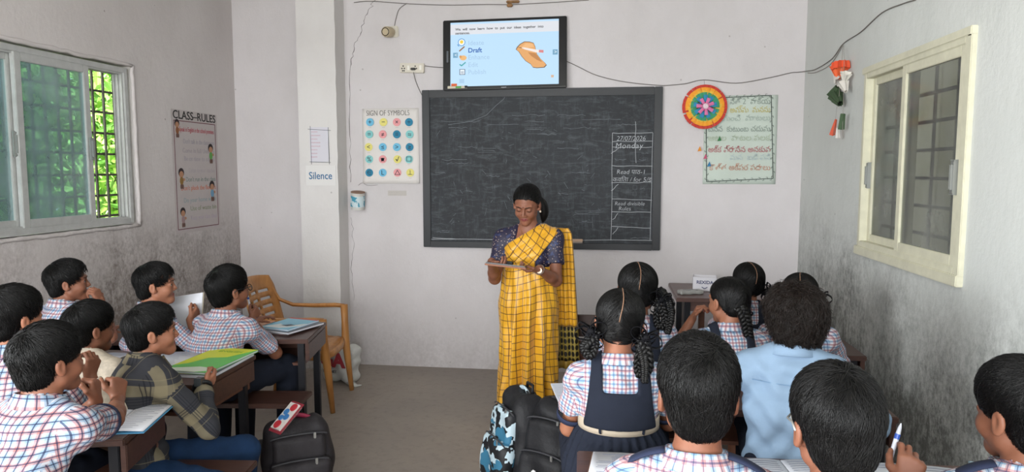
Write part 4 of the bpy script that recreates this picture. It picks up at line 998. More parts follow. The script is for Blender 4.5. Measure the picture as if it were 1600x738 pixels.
# list and Silence sheet on the pillar
YP = 5.464; ap = lambda x, y: at(x, y, Y=YP)
a, b = ap(484, 199), ap(514, 253); li = MB().box((a.x, YP-.0035, b.z), (b.x, YP-.001, a.z)).build('paper_list', mat('list paper', 'd2d0d8', .8)); tag(li, 'small paper list with pink handwriting on the pillar', 'paper list')
mb = MB()
for p1, p2 in (((481, 202), (517, 204)), ((485, 197), (487, 257)), ((513, 199), (515, 257)), ((484, 253), (517, 254))): mb.bar(ap(*p1)+Vector((0, -.004, 0)), ap(*p2)+Vector((0, -.004, 0)), .003, .0006, up=(0, 1, 0))
mb.build('ruled_border', m_ink, li)
for k, tx in enumerate(('Names', 'Rani', 'Ravi', 'Sita', 'Ramesh', 'Latha', 'Mahesh', 'Gita')):
    pass
mb = MB(); rr = np.random.default_rng(8)
for k in range(8):
    y = 207+k*5.6; x = 487; 
    for j in range(int(3+rr.random()*4)): mb.tube([ap(x+j*2.4, y)+Vector((0, -.004, 0)), ap(x+j*2.4+.8, y-1.6)+Vector((0, -.004, 0)), ap(x+j*2.4+1.6, y)+Vector((0, -.004, 0))], .0013, 4)
mb.build('handwriting', mat('pink ink', 'c77a8a', .8), li)
a, b = ap(478, 259), ap(529, 290); si = MB().box((a.x, YP-.0035, b.z), (b.x-.02, YP-.001, a.z)).build('silence_sign', mat('sign paper', 'dcdad8', .8)); tag(si, 'white paper sign reading Silence in blue on the pillar', 'sign')
text('lettering', 'Silence', .083, M_(ap(483, 280)+Vector((0, -.005, 0))), mat('blue marker', '2f6a94', .7), si, sx=.86, bold=.0006)
# tin hanging on the wall
p = at(559, 314, Y=YB-.05); tn = thing('tin', 'small blue and white tin fixed to the back wall beside the pillar', 'tin', (p.x, YB, p.z-.06), room=True)
TM = Matrix.Rotation(R_(5), 4, 'Y') @ Matrix.Rotation(R_(8), 4, 'X')
MB().lathe([(.052, -.07), (.056, -.07), (.056, .07), (.052, .07), (.050, .066), (.050, -.064), (.001, -.064)], p, 28, M=TM).build('can', mat('tin pale', 'c5c3be', .4), tn, smooth=True, auto=40)
t = NT('tin label'); nz = t.noise(22, 3, .5, t.coord('Object')); t.l(t.mix(t.ramp(nz, .48, .52), lin('3f8fa6'), lin('c4d4d8')), t.b.inputs['Base Color']); m_tlab = t.m
MB().lathe([(.0572, -.045), (.0575, -.045), (.0575, .045), (.0572, .045)], p, 28, M=TM).build('label_band', m_tlab, tn, smooth=True, auto=40)
MB().lathe([(.054, .070), (.058, .070), (.058, .076), (.054, .076)], p, 28, M=TM).build('rim', mat('rusty rim', '8a6a55', .6), tn)
o = wire([w(560, 290), w(566, 286), w(575, 290), w(590, 289)], .0015, m_wire, 'loose thread below the left corner of the symbols poster', 'thread', 'thread')

# Telugu chart
a, b = at(1101, 150, Y=YB), at(1211, 288, Y=YB)
tp = thing('telugu_chart', 'pale green chart with rows of Telugu writing inside a dark border', 'poster', (a.x, YB, b.z), room=True)
m_pg = mat('pale green paper', 'bcc6bc', .8, var=.05, vscale=4, bump=.1, bscale=9)
sh = MB().sheet(curled(a.x, b.x, b.z, a.z, YB, .003), .0012).build('paper', m_pg, tp, smooth=True)
yq = YB-.013; tq = lambda x, y: at(x, y, Y=yq); mb = MB(); rr = np.random.default_rng(9)
cn = [tq(1103, 154), tq(1205, 149), tq(1208, 279), tq(1104, 284)]
for i in range(4):
    A_, B_ = cn[i], cn[(i+1) % 4]; mb.bar(A_, B_, .005, .0012, up=(0, 1, 0)); L_ = (B_-A_); pr_ = Vector((L_.z, 0, -L_.x)).normalized()
    for k in range(18):
        c = A_.lerp(B_, (k+.5)/18); mb.tube([c, c+pr_*(.012*(1 if k % 2 else -1)), c+pr_*(.012*(1 if k % 2 else -1))+L_.normalized()*.012], .0016, 4)
mb.build('border', mat('border ink', '2a3430', .8), sh)
rows = [('\u0c28\u0c40\u0c24\u0c3f 2  \u0c35\u0c3e\u0c15\u0c4d\u0c2f', 1140, 163, '8f9b92'), ('\u0c05\u0c2e\u0c4d\u0c2e  \u0c2e\u0c28\u0c38\u0c41', 1140, 176, 'bdb26a'), ('\u0c2e\u0c02\u0c1a\u0c3f  \u0c2e\u0c3e\u0c1f\u0c32\u0c41', 1128, 189, 'a5b2a9'), ('\u0c1a\u0c3f\u0c28\u0c4d\u0c28  \u0c15\u0c41\u0c1f\u0c41\u0c02\u0c2c \u0c1a\u0c26\u0c41\u0c35\u0c41', 1106, 206, '8c9890'), ('\u0c06\u0c1f\u0c32  \u0c2a\u0c3e\u0c1f\u0c32 \u0c2a\u0c32\u0c15', 1106, 220, 'a8b49f'), ('\u0c05\u0c15\u0c4d\u0c15 \u0c35\u0c4d\u0c30\u0c3e\u0c38\u0c3f\u0c28 \u0c05\u0c28\u0c15\u0c41\u0c35', 1106, 238, 'ab6468'), ('\u0c2e\u0c28  \u0c2c\u0c21\u0c3f \u0c2a\u0c28\u0c3f', 1140, 250, 'aebcbe'), ('\u0c15\u0c4a\u0c24\u0c4d\u0c24 \u0c05\u0c15\u0c4d\u0c37\u0c30 \u0c2a\u0c26\u0c3e\u0c32\u0c41', 1108, 266, 'b98a74')]
for tx, x, y, c in rows:
    e = text('writing_row', tx, .062, M_(Vector((0, 0, 0))), mat('ink '+c, c, .8), sh)
    wd = max(v.co.x for v in e.data.vertices)-min(v.co.x for v in e.data.vertices); target = tq(1203, y).x-tq(x, y).x; k = target/max(wd, .01)
    e.data.transform(Matrix.Translation(tq(x, y)+Vector((0, -.001, 0))) @ Matrix.Diagonal((k, 1, 1, 1)))
# small triangles hanging on a thread from the rosette
th = [tq(1102, 200), tq(1103, 225), tq(1100, 233), tq(1103, 245)]
for (x, y), c, n_ in (((1124, 217), '3f7a4c', 'green'), ((1093, 233), 'e09038', 'orange'), ((1102, 245), 'c05a78', 'pink'), ((1108, 257), '3a7fae', 'blue')):
    q = at(x, y, Y=YB-.022); o = MB().prism([(-.016, -.018), (.016, -.014), (.002, .022)], 0, .002, M=M_(q) @ Matrix.Rotation(.3, 4, 'Y')).build('paper_triangle', mat('tri '+n_, c, .8)); tag(o, 'tiny folded '+n_+' paper triangle stuck by the Telugu chart', 'paper decoration', 'paper triangles')

# rosette of folded paper strips
q = at(1101, 167, Y=YB-.03); rs = thing('paper_rosette', 'round paper rosette in red, orange, green, blue and pink', 'paper decoration', (q.x, YB, q.z), room=True)
def petals(name, n, r0, r1, wd, y, c, twist=.0, par=rs, rs_=1):
    rr = np.random.default_rng(rs_); m = mat(name, c, .75)
    for k in range(n):
        a_ = 2*pi*k/n+twist+rr.normal()*.03; u = Vector((cos(a_), 0, sin(a_))); t_ = Vector((-sin(a_), 0, cos(a_))); P = []
        for i in range(5):
            f = i/4; c_ = q+u*(r0+(r1-r0)*f)+Vector((0, -y-.010*sin(f*pi)-(.008*rr.random() if i == 4 else 0), 0)); P.append([c_-t_*wd/2*(.8+.3*f), c_+Vector((0, -.003, 0)), c_+t_*wd/2*(.8+.3*f)])
        MB().sheet(P, .0012).build(name, m, par)
petals('red_strip', 30, .10, .168, .034, -.006, 'bd3a30', 0, rs_=1); petals('orange_strip', 24, .095, .146, .034, .006, 'e89a2c', .1, rs_=2); petals('yellow_strip', 24, .08, .125, .026, .010, 'dcb040', .1, rs_=5)
petals('green_strip', 20, .06, .108, .028, .018, '3d9068', .0, rs_=3); petals('blue_strip', 9, .035, .088, .030, .028, '2f80a8', .2, rs_=4); petals('pink_strip', 7, .012, .066, .024, .040, 'd0709c', .35, rs_=6)
MB().lathe([(.0, 0), (.022, 0), (.020, .008), (.0, .012)], q+Vector((0, -.055, 0)), 14, M=Matrix.Rotation(pi/2, 4, 'X')).build('centre', mat('pale centre', 'dcc4cc', .8, var=.2, vscale=60), rs)
MB().lathe([(.0, 0), (.125, 0), (.125, .006), (0, .006)], q+Vector((0, .012, 0)), 32, M=Matrix.Rotation(pi/2, 4, 'X')).build('backing', mat('rosette card', '9a4034', .8), rs)
MB().tube([q+Vector((0, .015, .15)), at(1100, 125, Y=YB-.008)], .0012, 5).build('string', m_wire, rs)
# tricolour paper hanging on the right wall
def rq(x, y, off=.05): return at(x, y, X=XR-off)
hg = thing('paper_hanging', 'orange, white and green paper hanging beside the right window', 'paper decoration', tuple(rq(1311, 150)), room=True)
MB().tube([rq(1317, 70, .01), rq(1316, 90), rq(1314, 125), rq(1311, 150)], .0014, 5).build('string', m_wirel, hg); MB().tube([rq(1318, 70, .01), rq(1319, 92), rq(1318, 150), rq(1316, 218)], .0012, 5).build('string', m_wirel, hg)
MB().tube([rq(1311, 150), rq(1307, 172), rq(1303, 210)], .0012, 5).build('string', m_wirel, hg)
def cone(name, p0, p1, r0, r1, c, pleats=8):
    mb = MB(); p0 = Vector(p0); p1 = Vector(p1); d = (p1-p0).normalized(); u = d.orthogonal().normalized(); w_ = d.cross(u); P = []
    for k in range(pleats*2+1):
        a_ = 2*pi*k/(pleats*2); g = 1.12 if k % 2 else .82; P.append([p0+(u*cos(a_)+w_*sin(a_))*r0*g, p0.lerp(p1, .5)+(u*cos(a_)+w_*sin(a_))*(r0+r1)/2*g, p1+(u*cos(a_)+w_*sin(a_))*r1*g])
    mb.sheet(P, .0012); return mb.build(name, mat('paper '+c, c, .75), hg)
cone('orange_cone', rq(1311, 103), rq(1310, 124), .050, .010, 'e0663a'); cone('orange_frill', rq(1314, 97), rq(1314, 108), .046, .052, 'd4502e', 10)
cone('white_cone', rq(1322, 114), rq(1319, 128), .034, .008, 'd6d2c8', 6); cone('white_cone', rq(1318, 130), rq(1322, 143), .030, .010, 'cfcac2', 6); cone('white_cone', rq(1305, 113), rq(1312, 128), .012, .03, 'dcdad4', 7)
cone('green_cone', rq(1309, 135), rq(1303, 150), .014, .040, '41543a', 8); cone('green_cone', rq(1305, 149), rq(1313, 162), .042, .018, '3c4f36', 8)
cone('orange_tassel', rq(1306, 187), rq(1300, 210), .006, .017, 'cf5c42', 5); cone('green_tassel', rq(1317, 178), rq(1314, 202), .013, .018, '465a40', 5); cone('white_tassel', rq(1309, 200), rq(1309, 216), .008, .013, 'cdc9c2', 5)

# class rules painted on the left wall
LM = lambda o_: plane_M(o_, (0, 1, 0), (0, 0, 1))
XW = XL+.002; lw_ = lambda x, y: at(x, y, X=XW)
c1, c2, c3, c4 = lw_(271, 192), lw_(334, 191), lw_(343, 350), lw_(279, 360)
ya, yb_, za, zb = (c1.y+c4.y)/2, (c2.y+c3.y)/2, (c3.z+c4.z)/2, (c1.z+c2.z)/2
cr = MB().box((XL+.0002, ya-.03, za-.03), (XL+.0015, yb_+.03, zb+.08)).build('class_rules', mat('whitewashed panel', 'b9b1b0', .85, var=.04)); tag(cr, 'CLASS RULES panel with coloured lines and small painted children on the left wall', 'poster')
mb = MB(); K_ = [(XW, ya, za), (XW, yb_, za), (XW, yb_, zb), (XW, ya, zb)]
for i in range(4): mb.bar(K_[i], K_[(i+1) % 4], .006, .001, up=(1, 0, 0))
mb.build('border', mat('maroon line', '6a3a44', .8), cr)
e = text('title', 'CLASS\u2013RULES', .085, Matrix.Identity(4), mat('black title paint', '1c1a1c', .7), cr, bold=.001)
wd = max(v.co.x for v in e.data.vertices); e.data.transform(LM(Vector((XW, ya-.01, zb+.015))) @ Matrix.Diagonal(((yb_-ya+.02)/wd, 1, 1, 1)))
RT = [('Speak in English in the school premises', .93, .12, 'a8505a'), ("Don't talk in the classroom", .82, .2, 'a09aa2'), ('Come in full Uniform', .735, .17, 'a59ca2'), ('Be on time to school', .66, .2, 'a8a0a8'), ('Listen to your teacher', .55, .3, 'b0a8ac'), ("Don't run in the class", .465, .22, '7c8682'), ("Don't pluck the flowers", .385, .1, 'c0745c'), ('Do your home work', .27, .15, '93a0a4'), ('Use of waste bin', .19, .3, '8a9078'), ('Keep your class clean', .1, .3, 'b0a4b0')]
for tx, v, u, c in RT:
    e = text('rule_text', tx, .05, Matrix.Identity(4), mat('paint '+c, c, .8), cr); wd = max(vv.co.x for vv in e.data.vertices); W_ = (yb_-ya)*(.96-u)
    e.data.transform(LM(Vector((XW, ya+(yb_-ya)*u, za+(zb-za)*v-.02))) @ Matrix.Diagonal((W_/wd, 1, 1, 1)))
def kid_mark(u, v, sh_c, sk='b08468', s=1.):
    o_ = Vector((XW+.0005, ya+(yb_-ya)*u, za+(zb-za)*v)); mb = MB()
    def bl(y, z, r, mi, sy=1): mb.prism([(y*s+cos(2*pi*k/14)*r*sy*s, z*s+sin(2*pi*k/14)*r*s) for k in range(14)], 0, .0008*(mi+1), mi, M=LM(o_))
    bl(0, .045, .030, 0); bl(0, .033, .022, 1); bl(0, -.008, .026, 2, .7); bl(.02, -.0, .010, 1, 1.8); bl(-.008, -.045, .016, 3, .5); bl(.010, -.045, .016, 3, .5)
    mb.build('painted_child', [mat('mark hair', '2c2226', .8), mat('mark skin '+sk, sk, .8), mat('mark cloth '+sh_c, sh_c, .8), mat('mark leg', '6a5048', .8)], cr)
kid_mark(.07, .92, '8a5a3c'); kid_mark(.86, .70, '5f9a50', s=1.15); kid_mark(.12, .46, '8a6c3a', s=1.15); kid_mark(.86, .33, '6f9ab8', s=1.2); kid_mark(.12, .10, 'a0888a', s=1.1)
# ------------------------------------------------------------------ desks, benches, chair, table
w_top = wood('dark brown desk wood', '3a2621', '52352b', .38, 5)
w_edge = wood('reddish desk edge', '5c3a2e', '6f4a3a', .45, 5)
m_leg = mat('dark painted steel', '1b1b20', .5, .4, .2)
def desk(label, xr, y0, xl, y1, rz=0, shelf=True, group=None, pivot=None):
    """long school desk: top, front board, shelf, four square legs. xr/xl right and left ends, y0 near, y1 far"""
    xr, xl, y0, y1 = (KS*q for q in (xr, xl, y0, y1)); L = abs(xr-xl); D = y1-y0; cx, cy = (xr+xl)/2, (y0+y1)/2
    if pivot:   # turned about its right near corner
        v = Matrix.Rotation(rz, 2) @ Vector((cx-xr, cy-y0)); cx, cy = xr+v.x, y0+v.y
    t = thing('school_desk', label, 'desk', (cx, cy, 0), group, rz)
    MB().box((-L/2, -D/2, DZ-.025), (L/2, D/2, DZ), bev=.004).build('desktop', w_top, t)
    MB().box((-L/2+.03, D/2-.035, DZ-.17), (L/2-.03, D/2-.018, DZ-.026)).build('front_board', w_edge, t)
    for s in (-1, 1): MB().box((s*(L/2-.012)-.011, -D/2+.02, DZ-.125), (s*(L/2-.012)+.011, D/2-.02, DZ-.026), bev=.003).build('side_board', w_top, t)
    if shelf: MB().box((-L/2+.04, -D/2+.06, DZ-.16), (L/2-.04, D/2-.05, DZ-.145)).build('book_shelf', w_edge, t)
    for sx in (-1, 1):
        for sy in (-1, 1): MB().box((sx*(L/2-.05)-.018, sy*(D/2-.05)-.018, 0), (sx*(L/2-.05)+.018, sy*(D/2-.05)+.018, DZ-.026), bev=.003).build('leg', m_leg, t)
        MB().bar((sx*(L/2-.05), -D/2+.05, .12), (sx*(L/2-.05), D/2-.05, .12), .03, .03).build('stretcher', m_leg, t)
    return t
def bench(label, xr, xl, y0, y1, z, rz=0, pivot=None, back=False, group=None):
    xr, xl, y0, y1 = (KS*q for q in (xr, xl, y0, y1)); z = KS*z+HC*(1-KS)
    if pivot: pivot = (pivot[0]*KS, pivot[1]*KS)
    L = abs(xr-xl); D = y1-y0; cx, cy = (xr+xl)/2, (y0+y1)/2
    if pivot: v = Matrix.Rotation(rz, 2) @ Vector((cx-pivot[0], cy-pivot[1])); cx, cy = pivot[0]+v.x, pivot[1]+v.y
    t = thing('school_bench', label, 'bench', (cx, cy, 0), group, rz)
    MB().box((-L/2, -D/2, z-.025), (L/2, D/2, z), bev=.004).build('seat', w_top, t)
    for sx in (-1, 1):
        for sy in (-1, 1): MB().box((sx*(L/2-.05)-.016, sy*(D/2-.03)-.016, 0), (sx*(L/2-.05)+.016, sy*(D/2-.03)+.016, z-.025), bev=.003).build('leg', m_leg, t)
        MB().bar((sx*(L/2-.05), -D/2+.03, .1), (sx*(L/2-.05), D/2-.03, .1), .028, .028).build('stretcher', m_leg, t)
    return t
GL, GR = 'school desks on the left side', 'school desks on the right side'
desk('dark wooden desk nearest on the left, under an open lined notebook', -1.76, 2.30, -2.98, 2.72, R_(14), group=GL, pivot=True)
desk('dark wooden desk on the left under the bright green book', -1.86, 2.94, -3.06, 3.50, R_(1), group=GL, pivot=True)
desk('dark wooden desk farthest on the left, in front of the plastic chair', -1.735, 3.86, -2.95, 4.34, R_(10), group=GL, pivot=True)
bench('dark bench at the left edge, under the child in the foreground on the left', -1.46, -2.55, 1.72, 2.00, .43, R_(12), pivot=(-1.5, 1.9))
bench('dark bench on the left under the child in the flannel shirt', -1.52, -2.75, 2.62, 2.86, .36, R_(6), pivot=(-1.5, 2.7))
bench('dark bench end on the left beside the red bag, behind the farthest desk', -1.66, -3.0, 3.56, 3.80, .37, R_(6), pivot=(-1.7, 3.5))
desk('brown desk at the bottom of the photo on the right, with three notebooks', 1.36, 1.98, -.09, 2.45, R_(2), group=GR)
desk('brown desk on the right in front of the child in the pale blue shirt', 1.17, 2.93, -.12, 3.34, group=GR)
desk('brown desk on the right in the third row, under an orange-edged notebook', 1.38, 3.90, .28, 4.28, group=GR)
bench('bench at the bottom right under the three children nearest the camera', 1.34, -.10, 1.38, 1.66, .45)
bench('bench on the right under the child in navy pinafore with cream belt', 1.12, -.22, 2.48, 2.78, .42)
bench('bench on the right under the row of children with black ribbons', 1.36, -.05, 3.50, 3.76, .40)
bench('low bench on the right nearest the table with the white box', 1.30, .35, 4.40, 4.62, .34)
t = thing('bench_back', 'dark brown wooden seat with a board back, right of the teacher', 'seat', (.05, 4.74, 0))
MB().box((-.30, -.012, .52), (.30, .012, .67), bev=.004).build('back_board', wood('dark brown back board', '33241f', '463029'), t); MB().box((-.30, -.012, .34), (.30, .012, .49), bev=.004).build('lower_board', w_edge, t); MB().box((-.30, .0, .30), (.30, .28, .325), bev=.004).build('seat', w_top, t)
for s in (-1, 1):
    MB().box((s*.27-.016, -.03, 0), (s*.27+.016, -.012, .66)).build('leg', m_leg, t); MB().box((s*.27-.016, .24, 0), (s*.27+.016, .27, .30)).build('leg', m_leg, t)

# teacher's table at the back right
w_tab = wood('table brown laminate', '55403c', '6a514b', .35, 4, (1, 6, 6))
TX, TY0, TY1, TZ = .48, 4.95, 5.61, .765
t = thing('side_table', 'brown table against the back wall on the right, under the white box', 'table', (TX+.42, (TY0+TY1)/2, 0))
MB().box((-.42, -.33, TZ-.03), (.42, .33, TZ), bev=.004).build('tabletop', w_tab, t)
MB().box((-.36, -.29, TZ-.10), (.36, -.275, TZ-.03)).build('apron', w_tab, t)
for sx in (-1, 1):
    for sy in (-1, 1): MB().box((sx*.34-.02, sy*.28-.02, 0), (sx*.34+.02, sy*.28+.02, TZ-.03)).build('leg', m_leg, t)
MB().box((-.24, -.14, .0), (-.20, -.10, TZ-.03)).build('leg', w_edge, t)
m_box = mat('white carton', 'd8d6dc', .6)
bx = thing('carton', 'small open white cardboard box on the brown table at the back', 'box', (at(1098, 450, Z=.765).x, 5.30, TZ), rz=R_(-8)); mb = MB()
for a, b in (((-.085, -.06, 0), (.085, .06, .003)), ((-.085, -.06, 0), (-.082, .06, .105)), ((.082, -.06, 0), (.085, .06, .105)), ((-.085, -.06, 0), (.085, -.057, .105)), ((-.085, .057, 0), (.085, .06, .105))): mb.box(a, b)
mb.build('carton_body', m_box, bx); MB().box((-.078, -.052, .004), (.078, .052, .085)).build('carton_contents', mat('carton inside', '9c8468', .9), bx)
text('carton_print', 'REXIDA', .034, plane_M(Vector((-.058, -.0606, .055)), (1, 0, 0), (0, 0, 1)), mat('navy print', '39406a', .7), bx, bold=.0008)
mb = MB(); mb.tube([(-.02+.04*i/8, -.061, .032-.010*sin(pi*i/8)) for i in range(9)], .003, 5); mb.build('carton_mark', mat('navy print', '39406a', .7), bx)
tr_ = thing('tray', 'flat grey plastic packet lying on the brown table at the back', 'packet', (at(1077, 457, Z=.765).x, 5.12, TZ+.001), rz=R_(18)); g = Field((-.12, -.07, -.005), (.12, .07, .05), .006)
g.add(lambda p: np.sqrt((np.maximum(np.abs(p-A3((0, 0, .014)))-A3((.08, .03, .004)), 0)**2).sum(-1))-.010+.003*np.sin(p[..., 0]*90)*np.sin(p[..., 1]*120), (-.1, -.06, 0), (.1, .06, .03)); V, F_ = g.mesh(); np_mesh('packet_body', V, F_, mat('packet grey', '9c9c98', .35), tr_); MB().box((-.05, -.018, .0255), (.05, .018, .029), bev=.002).build('packet_label', mat('packet label', '77787a', .5), tr_)

# caramel plastic chair with a wood-grain print, facing the teacher
def woodgrain_plastic():
    t = NT('caramel plastic'); co = t.coord('Object', (2, 2, .5)); f = t.noise(5, 5, .6, co, dist=1.2)
    t.l(t.mix(t.ramp(f, .35, .65), lin('a8713a'), lin('c48a4c')), t.b.inputs['Base Color']); t.b.inputs['Roughness'].default_value = .38; return t.m
m_ch = woodgrain_plastic()
ch_ = thing('plastic_chair', 'caramel brown plastic armchair behind the farthest left desk', 'chair', (-2.14, 4.68, 0), rz=R_(-84))
# local: faces +y
P = [[(x, -.21+.44*j/10, .405+.012*abs(x/.22)**2-.012*sin(pi*j/10)-(.015 if j == 10 else 0)) for j in range(11)] for x in np.linspace(-.235, .235, 13)]
MB().sheet(P, .010).build('seat', m_ch, ch_, smooth=True)
mb = MB()   # seat rim
mb.tube([(-.24, -.2, .395), (-.25, .05, .395), (-.235, .22, .385), (-.1, .245, .38), (.1, .245, .38), (.235, .22, .385), (.25, .05, .395), (.24, -.2, .395)], .018, 8, flat=1.6); mb.build('seat_rim', m_ch, ch_, smooth=True)
nx, nz = 25, 25; grid = []; fcs = []
for j in range(nz+1):
    v = j/nz; hwid = .215+.035*sin(pi*v*.8)-(.05*max(0, v-.85)/.15)**1.0*.6
    for i in range(nx+1):
        u = 2*i/nx-1; grid.append((u*hwid, -.215-.13*v+.035*(1-u*u)*-1+.03*u*u, .41+.47*v+(.018*(1-u*u) if j == nz else 0)))
for j in range(nz):
    for i in range(nx):
        if j in (7, 10, 13, 16, 19) and (3 <= i <= 8 or 10 <= i <= 14 or 16 <= i <= 21): continue
        a = j*(nx+1)+i; fcs.append((a, a+1, a+nx+2, a+nx+1))
o = MB().add(grid, fcs).build('backrest', m_ch, ch_, smooth=True); md = o.modifiers.new('s', 'SOLIDIFY'); md.thickness = .012; md.offset = 0
for s in (-1, 1):
    mb = MB(); mb.tube([(s*.235, -.30, .78), (s*.26, -.26, .69), (s*.275, -.16, .645), (s*.28, .0, .64), (s*.275, .16, .645), (s*.27, .23, .64)], [.018, .022, .024, .026, .028, .026], 8, flat=.6); mb.build('armrest', m_ch, ch_, smooth=True)
    mb = MB(); mb.tube([(s*.27, .225, .65), (s*.265, .23, .52), (s*.25, .235, .40), (s*.245, .25, .25), (s*.25, .275, .0)], [.030, .028, .032, .027, .018], 8, flat=.8); mb.build('front_leg', m_ch, ch_, smooth=True)
    mb = MB(); mb.tube([(s*.225, -.23, .42), (s*.225, -.26, .25), (s*.235, -.30, .0)], [.034, .028, .018], 8, flat=.8); mb.build('back_leg', m_ch, ch_, smooth=True)

# ------------------------------------------------------------------ books and papers
m_page = mat('page white', 'd9dbe2', .75); m_page2 = mat('page blue grey', 'cfd3df', .75); m_rule = mat('ruled ink', '6f7792', .8); m_rule2 = mat('printed grey', '8a8c94', .8)  # second page colour is a slightly darker, bluer paper
def book(name, label, cx, cy, z, w, d, rz, top, th=.012, cat='book', design=None, mtop=None):
    """closed or flat book: cover + page block, then its printed design"""
    cx *= KS; cy *= KS; w *= KS; d *= KS
    t = thing(name, label, cat, (cx, cy, z), rz=rz)
    MB().box((-w/2+.002, -d/2+.002, .0008), (w/2-.003, d/2-.002, th-.001)).build('pages', m_page, t)
    mb = MB(); mb.box((-w/2, -d/2, 0), (w/2, d/2, .0008)); mb.box((-w/2, -d/2, th-.001), (w/2, d/2, th)); mb.box((-w/2-.001, -d/2, 0), (-w/2+.0015, d/2, th)); c = mb.build('cover', mtop or mat('cover '+top, top, .45, coat=.2), t)
    if design:
        for nm, poly, col in design: MB().prism([(x*w, y*d) for x, y in poly], th, th+.0006, 0).build(nm, mat('print '+col, col, .45), c)
    return t
def open_book(label, cx, cy, z, w, d, rz, lines=14, name='open_notebook', cover='3a5f8c', green=False, one=False, tilt=None):
    cx *= KS; cy *= KS; w *= KS; d *= KS
    t = thing(name, label, 'notebook', (cx, cy, z), rz=rz)
    MB().box((-w/2-.004, -d/2-.004, 0), (w/2+.004, d/2+.004, .002)).build('cover', mat('cover '+cover, cover, .5), t)
    for s in (-1, 1):
        n = 10; prof = lambda u: .004+.011*sin(min(1, u*1.6+.12)*pi*.5)*(1-u*.75)
        P = [[(s*(u*w/2), y, prof(u)) for y in (-d/2, 0, d/2)] for u in np.linspace(.01, 1, n)]
        pg = MB().sheet(P, .0025).build('page', m_page, t, smooth=True)
        mb = MB(); rr = np.random.default_rng(int(abs(cx)*1000)+s+5)
        for k in range(lines):
            yy = d*(.42-.84*k/max(1, lines-1)); u0, u1 = .10, .55+.38*rr.random(); Q = [[(s*(u*w/2), yy+dy, prof(u)+.0018) for dy in (-.0011, .0011)] for u in np.linspace(u0, u1, 7)]; mb.sheet(Q, .0003)
        mb.build('handwriting', m_rule, pg)
        if green and s == 1:
            Q = [[(s*(u*w/2), yy, prof(u)+.0020) for yy in (d*.28, d*.42)] for u in np.linspace(.15, .8, 6)]; MB().sheet(Q, .0003).build('green_heading', mat('green highlight', 'a9cf72', .7), pg)
    return t
# left side
open_book('open lined notebook on the nearest left desk, under a bent forearm', -1.91, 2.53, DZ, .27, .40, R_(14), 18, cover='5aa0c8')
open_book('open notebook with white pages left of the green book', -2.32, 3.30, DZ, .34, .30, R_(4), 12, cover='54586a')
gb = book('green_book', 'bright green and yellow textbook on the second left desk', -1.99, 3.28, DZ+.016, .25, .44, R_(-4), '58b848', .010,
     design=[('yellow_band', [(-.5, -.3), (-.5, .5), (.5, .5), (.2, .12), (-.15, .05), (-.3, -.2)], 'cfd62c'), ('white_band', [(-.5, -.5), (-.5, -.42), (.1, -.30), (.5, -.34), (.5, -.40), (.2, -.5)], 'd5dccb')])
text('cover_title', 'ENGLISH', .032, Matrix.Translation((-.06, .13, .0107)), mat('print 6aa82c', '6aa82c', .5), gb)
book('under_book', 'grey-edged school book under the bright green textbook', -1.985, 3.26, DZ, .25, .42, R_(1), '5b5f6a', .015, design=[('photo_patch', [(-.45, -.48), (.3, -.48), (.3, -.3), (-.45, -.3)], 'a86a50')])
b1 = book('blue_book', 'blue and white picture book on top of the farthest left desk', -1.97, 4.12, DZ+.021, .22, .30, R_(-14), '6fb2cc', .008,
     design=[('white_wave', [(-.5, -.42), (-.2, -.1), (.1, -.22), (.5, .1), (.5, -.15), (.1, -.42)], 'd4d8d8'), ('red_strip', [(-.5, .42), (.5, .42), (.5, .5), (-.5, .5)], 'b8483c'), ('dark_patch', [(-.1, -.2), (.1, -.05), (.3, -.1), (.2, -.25)], '4a5a6c')])
book('grey_book', 'grey book lying under the blue picture book', -1.95, 4.10, DZ+.010, .25, .32, R_(-18), '5a5d68', .011); book('red_book', 'thin red book at the bottom of the pile on the farthest left desk', -2.00, 4.12, DZ, .24, .32, R_(-6), '9a4638', .010)
book('orange_book', 'plain orange book left of the picture book pile', -2.24, 4.10, DZ, .16, .36, R_(-8), 'cc844e', .010)
open_book('open white notebook near the left wall, in front of the child with hand to mouth', -2.66, 3.26, DZ+.001, .30, .24, R_(6), 8, cover='7a7a80')
# drawing board / book held upright by a child
tb = thing('exercise_book', 'cream exercise book held upright beside the third row child', 'book', tuple(at(290, 500, D=3.80)), rz=R_(20))
Mb = Matrix.Rotation(R_(62), 4, 'X') @ Matrix.Rotation(R_(-20), 4, 'Y'); MB().box((-.10, -.14, 0), (.10, .14, .007), M=Mb, bev=.002).build('cover', mat('cream card', 'c9beaa', .7), tb); MB().box((-.097, -.137, .007), (.097, .137, .012), M=Mb).build('pages', m_page, tb)
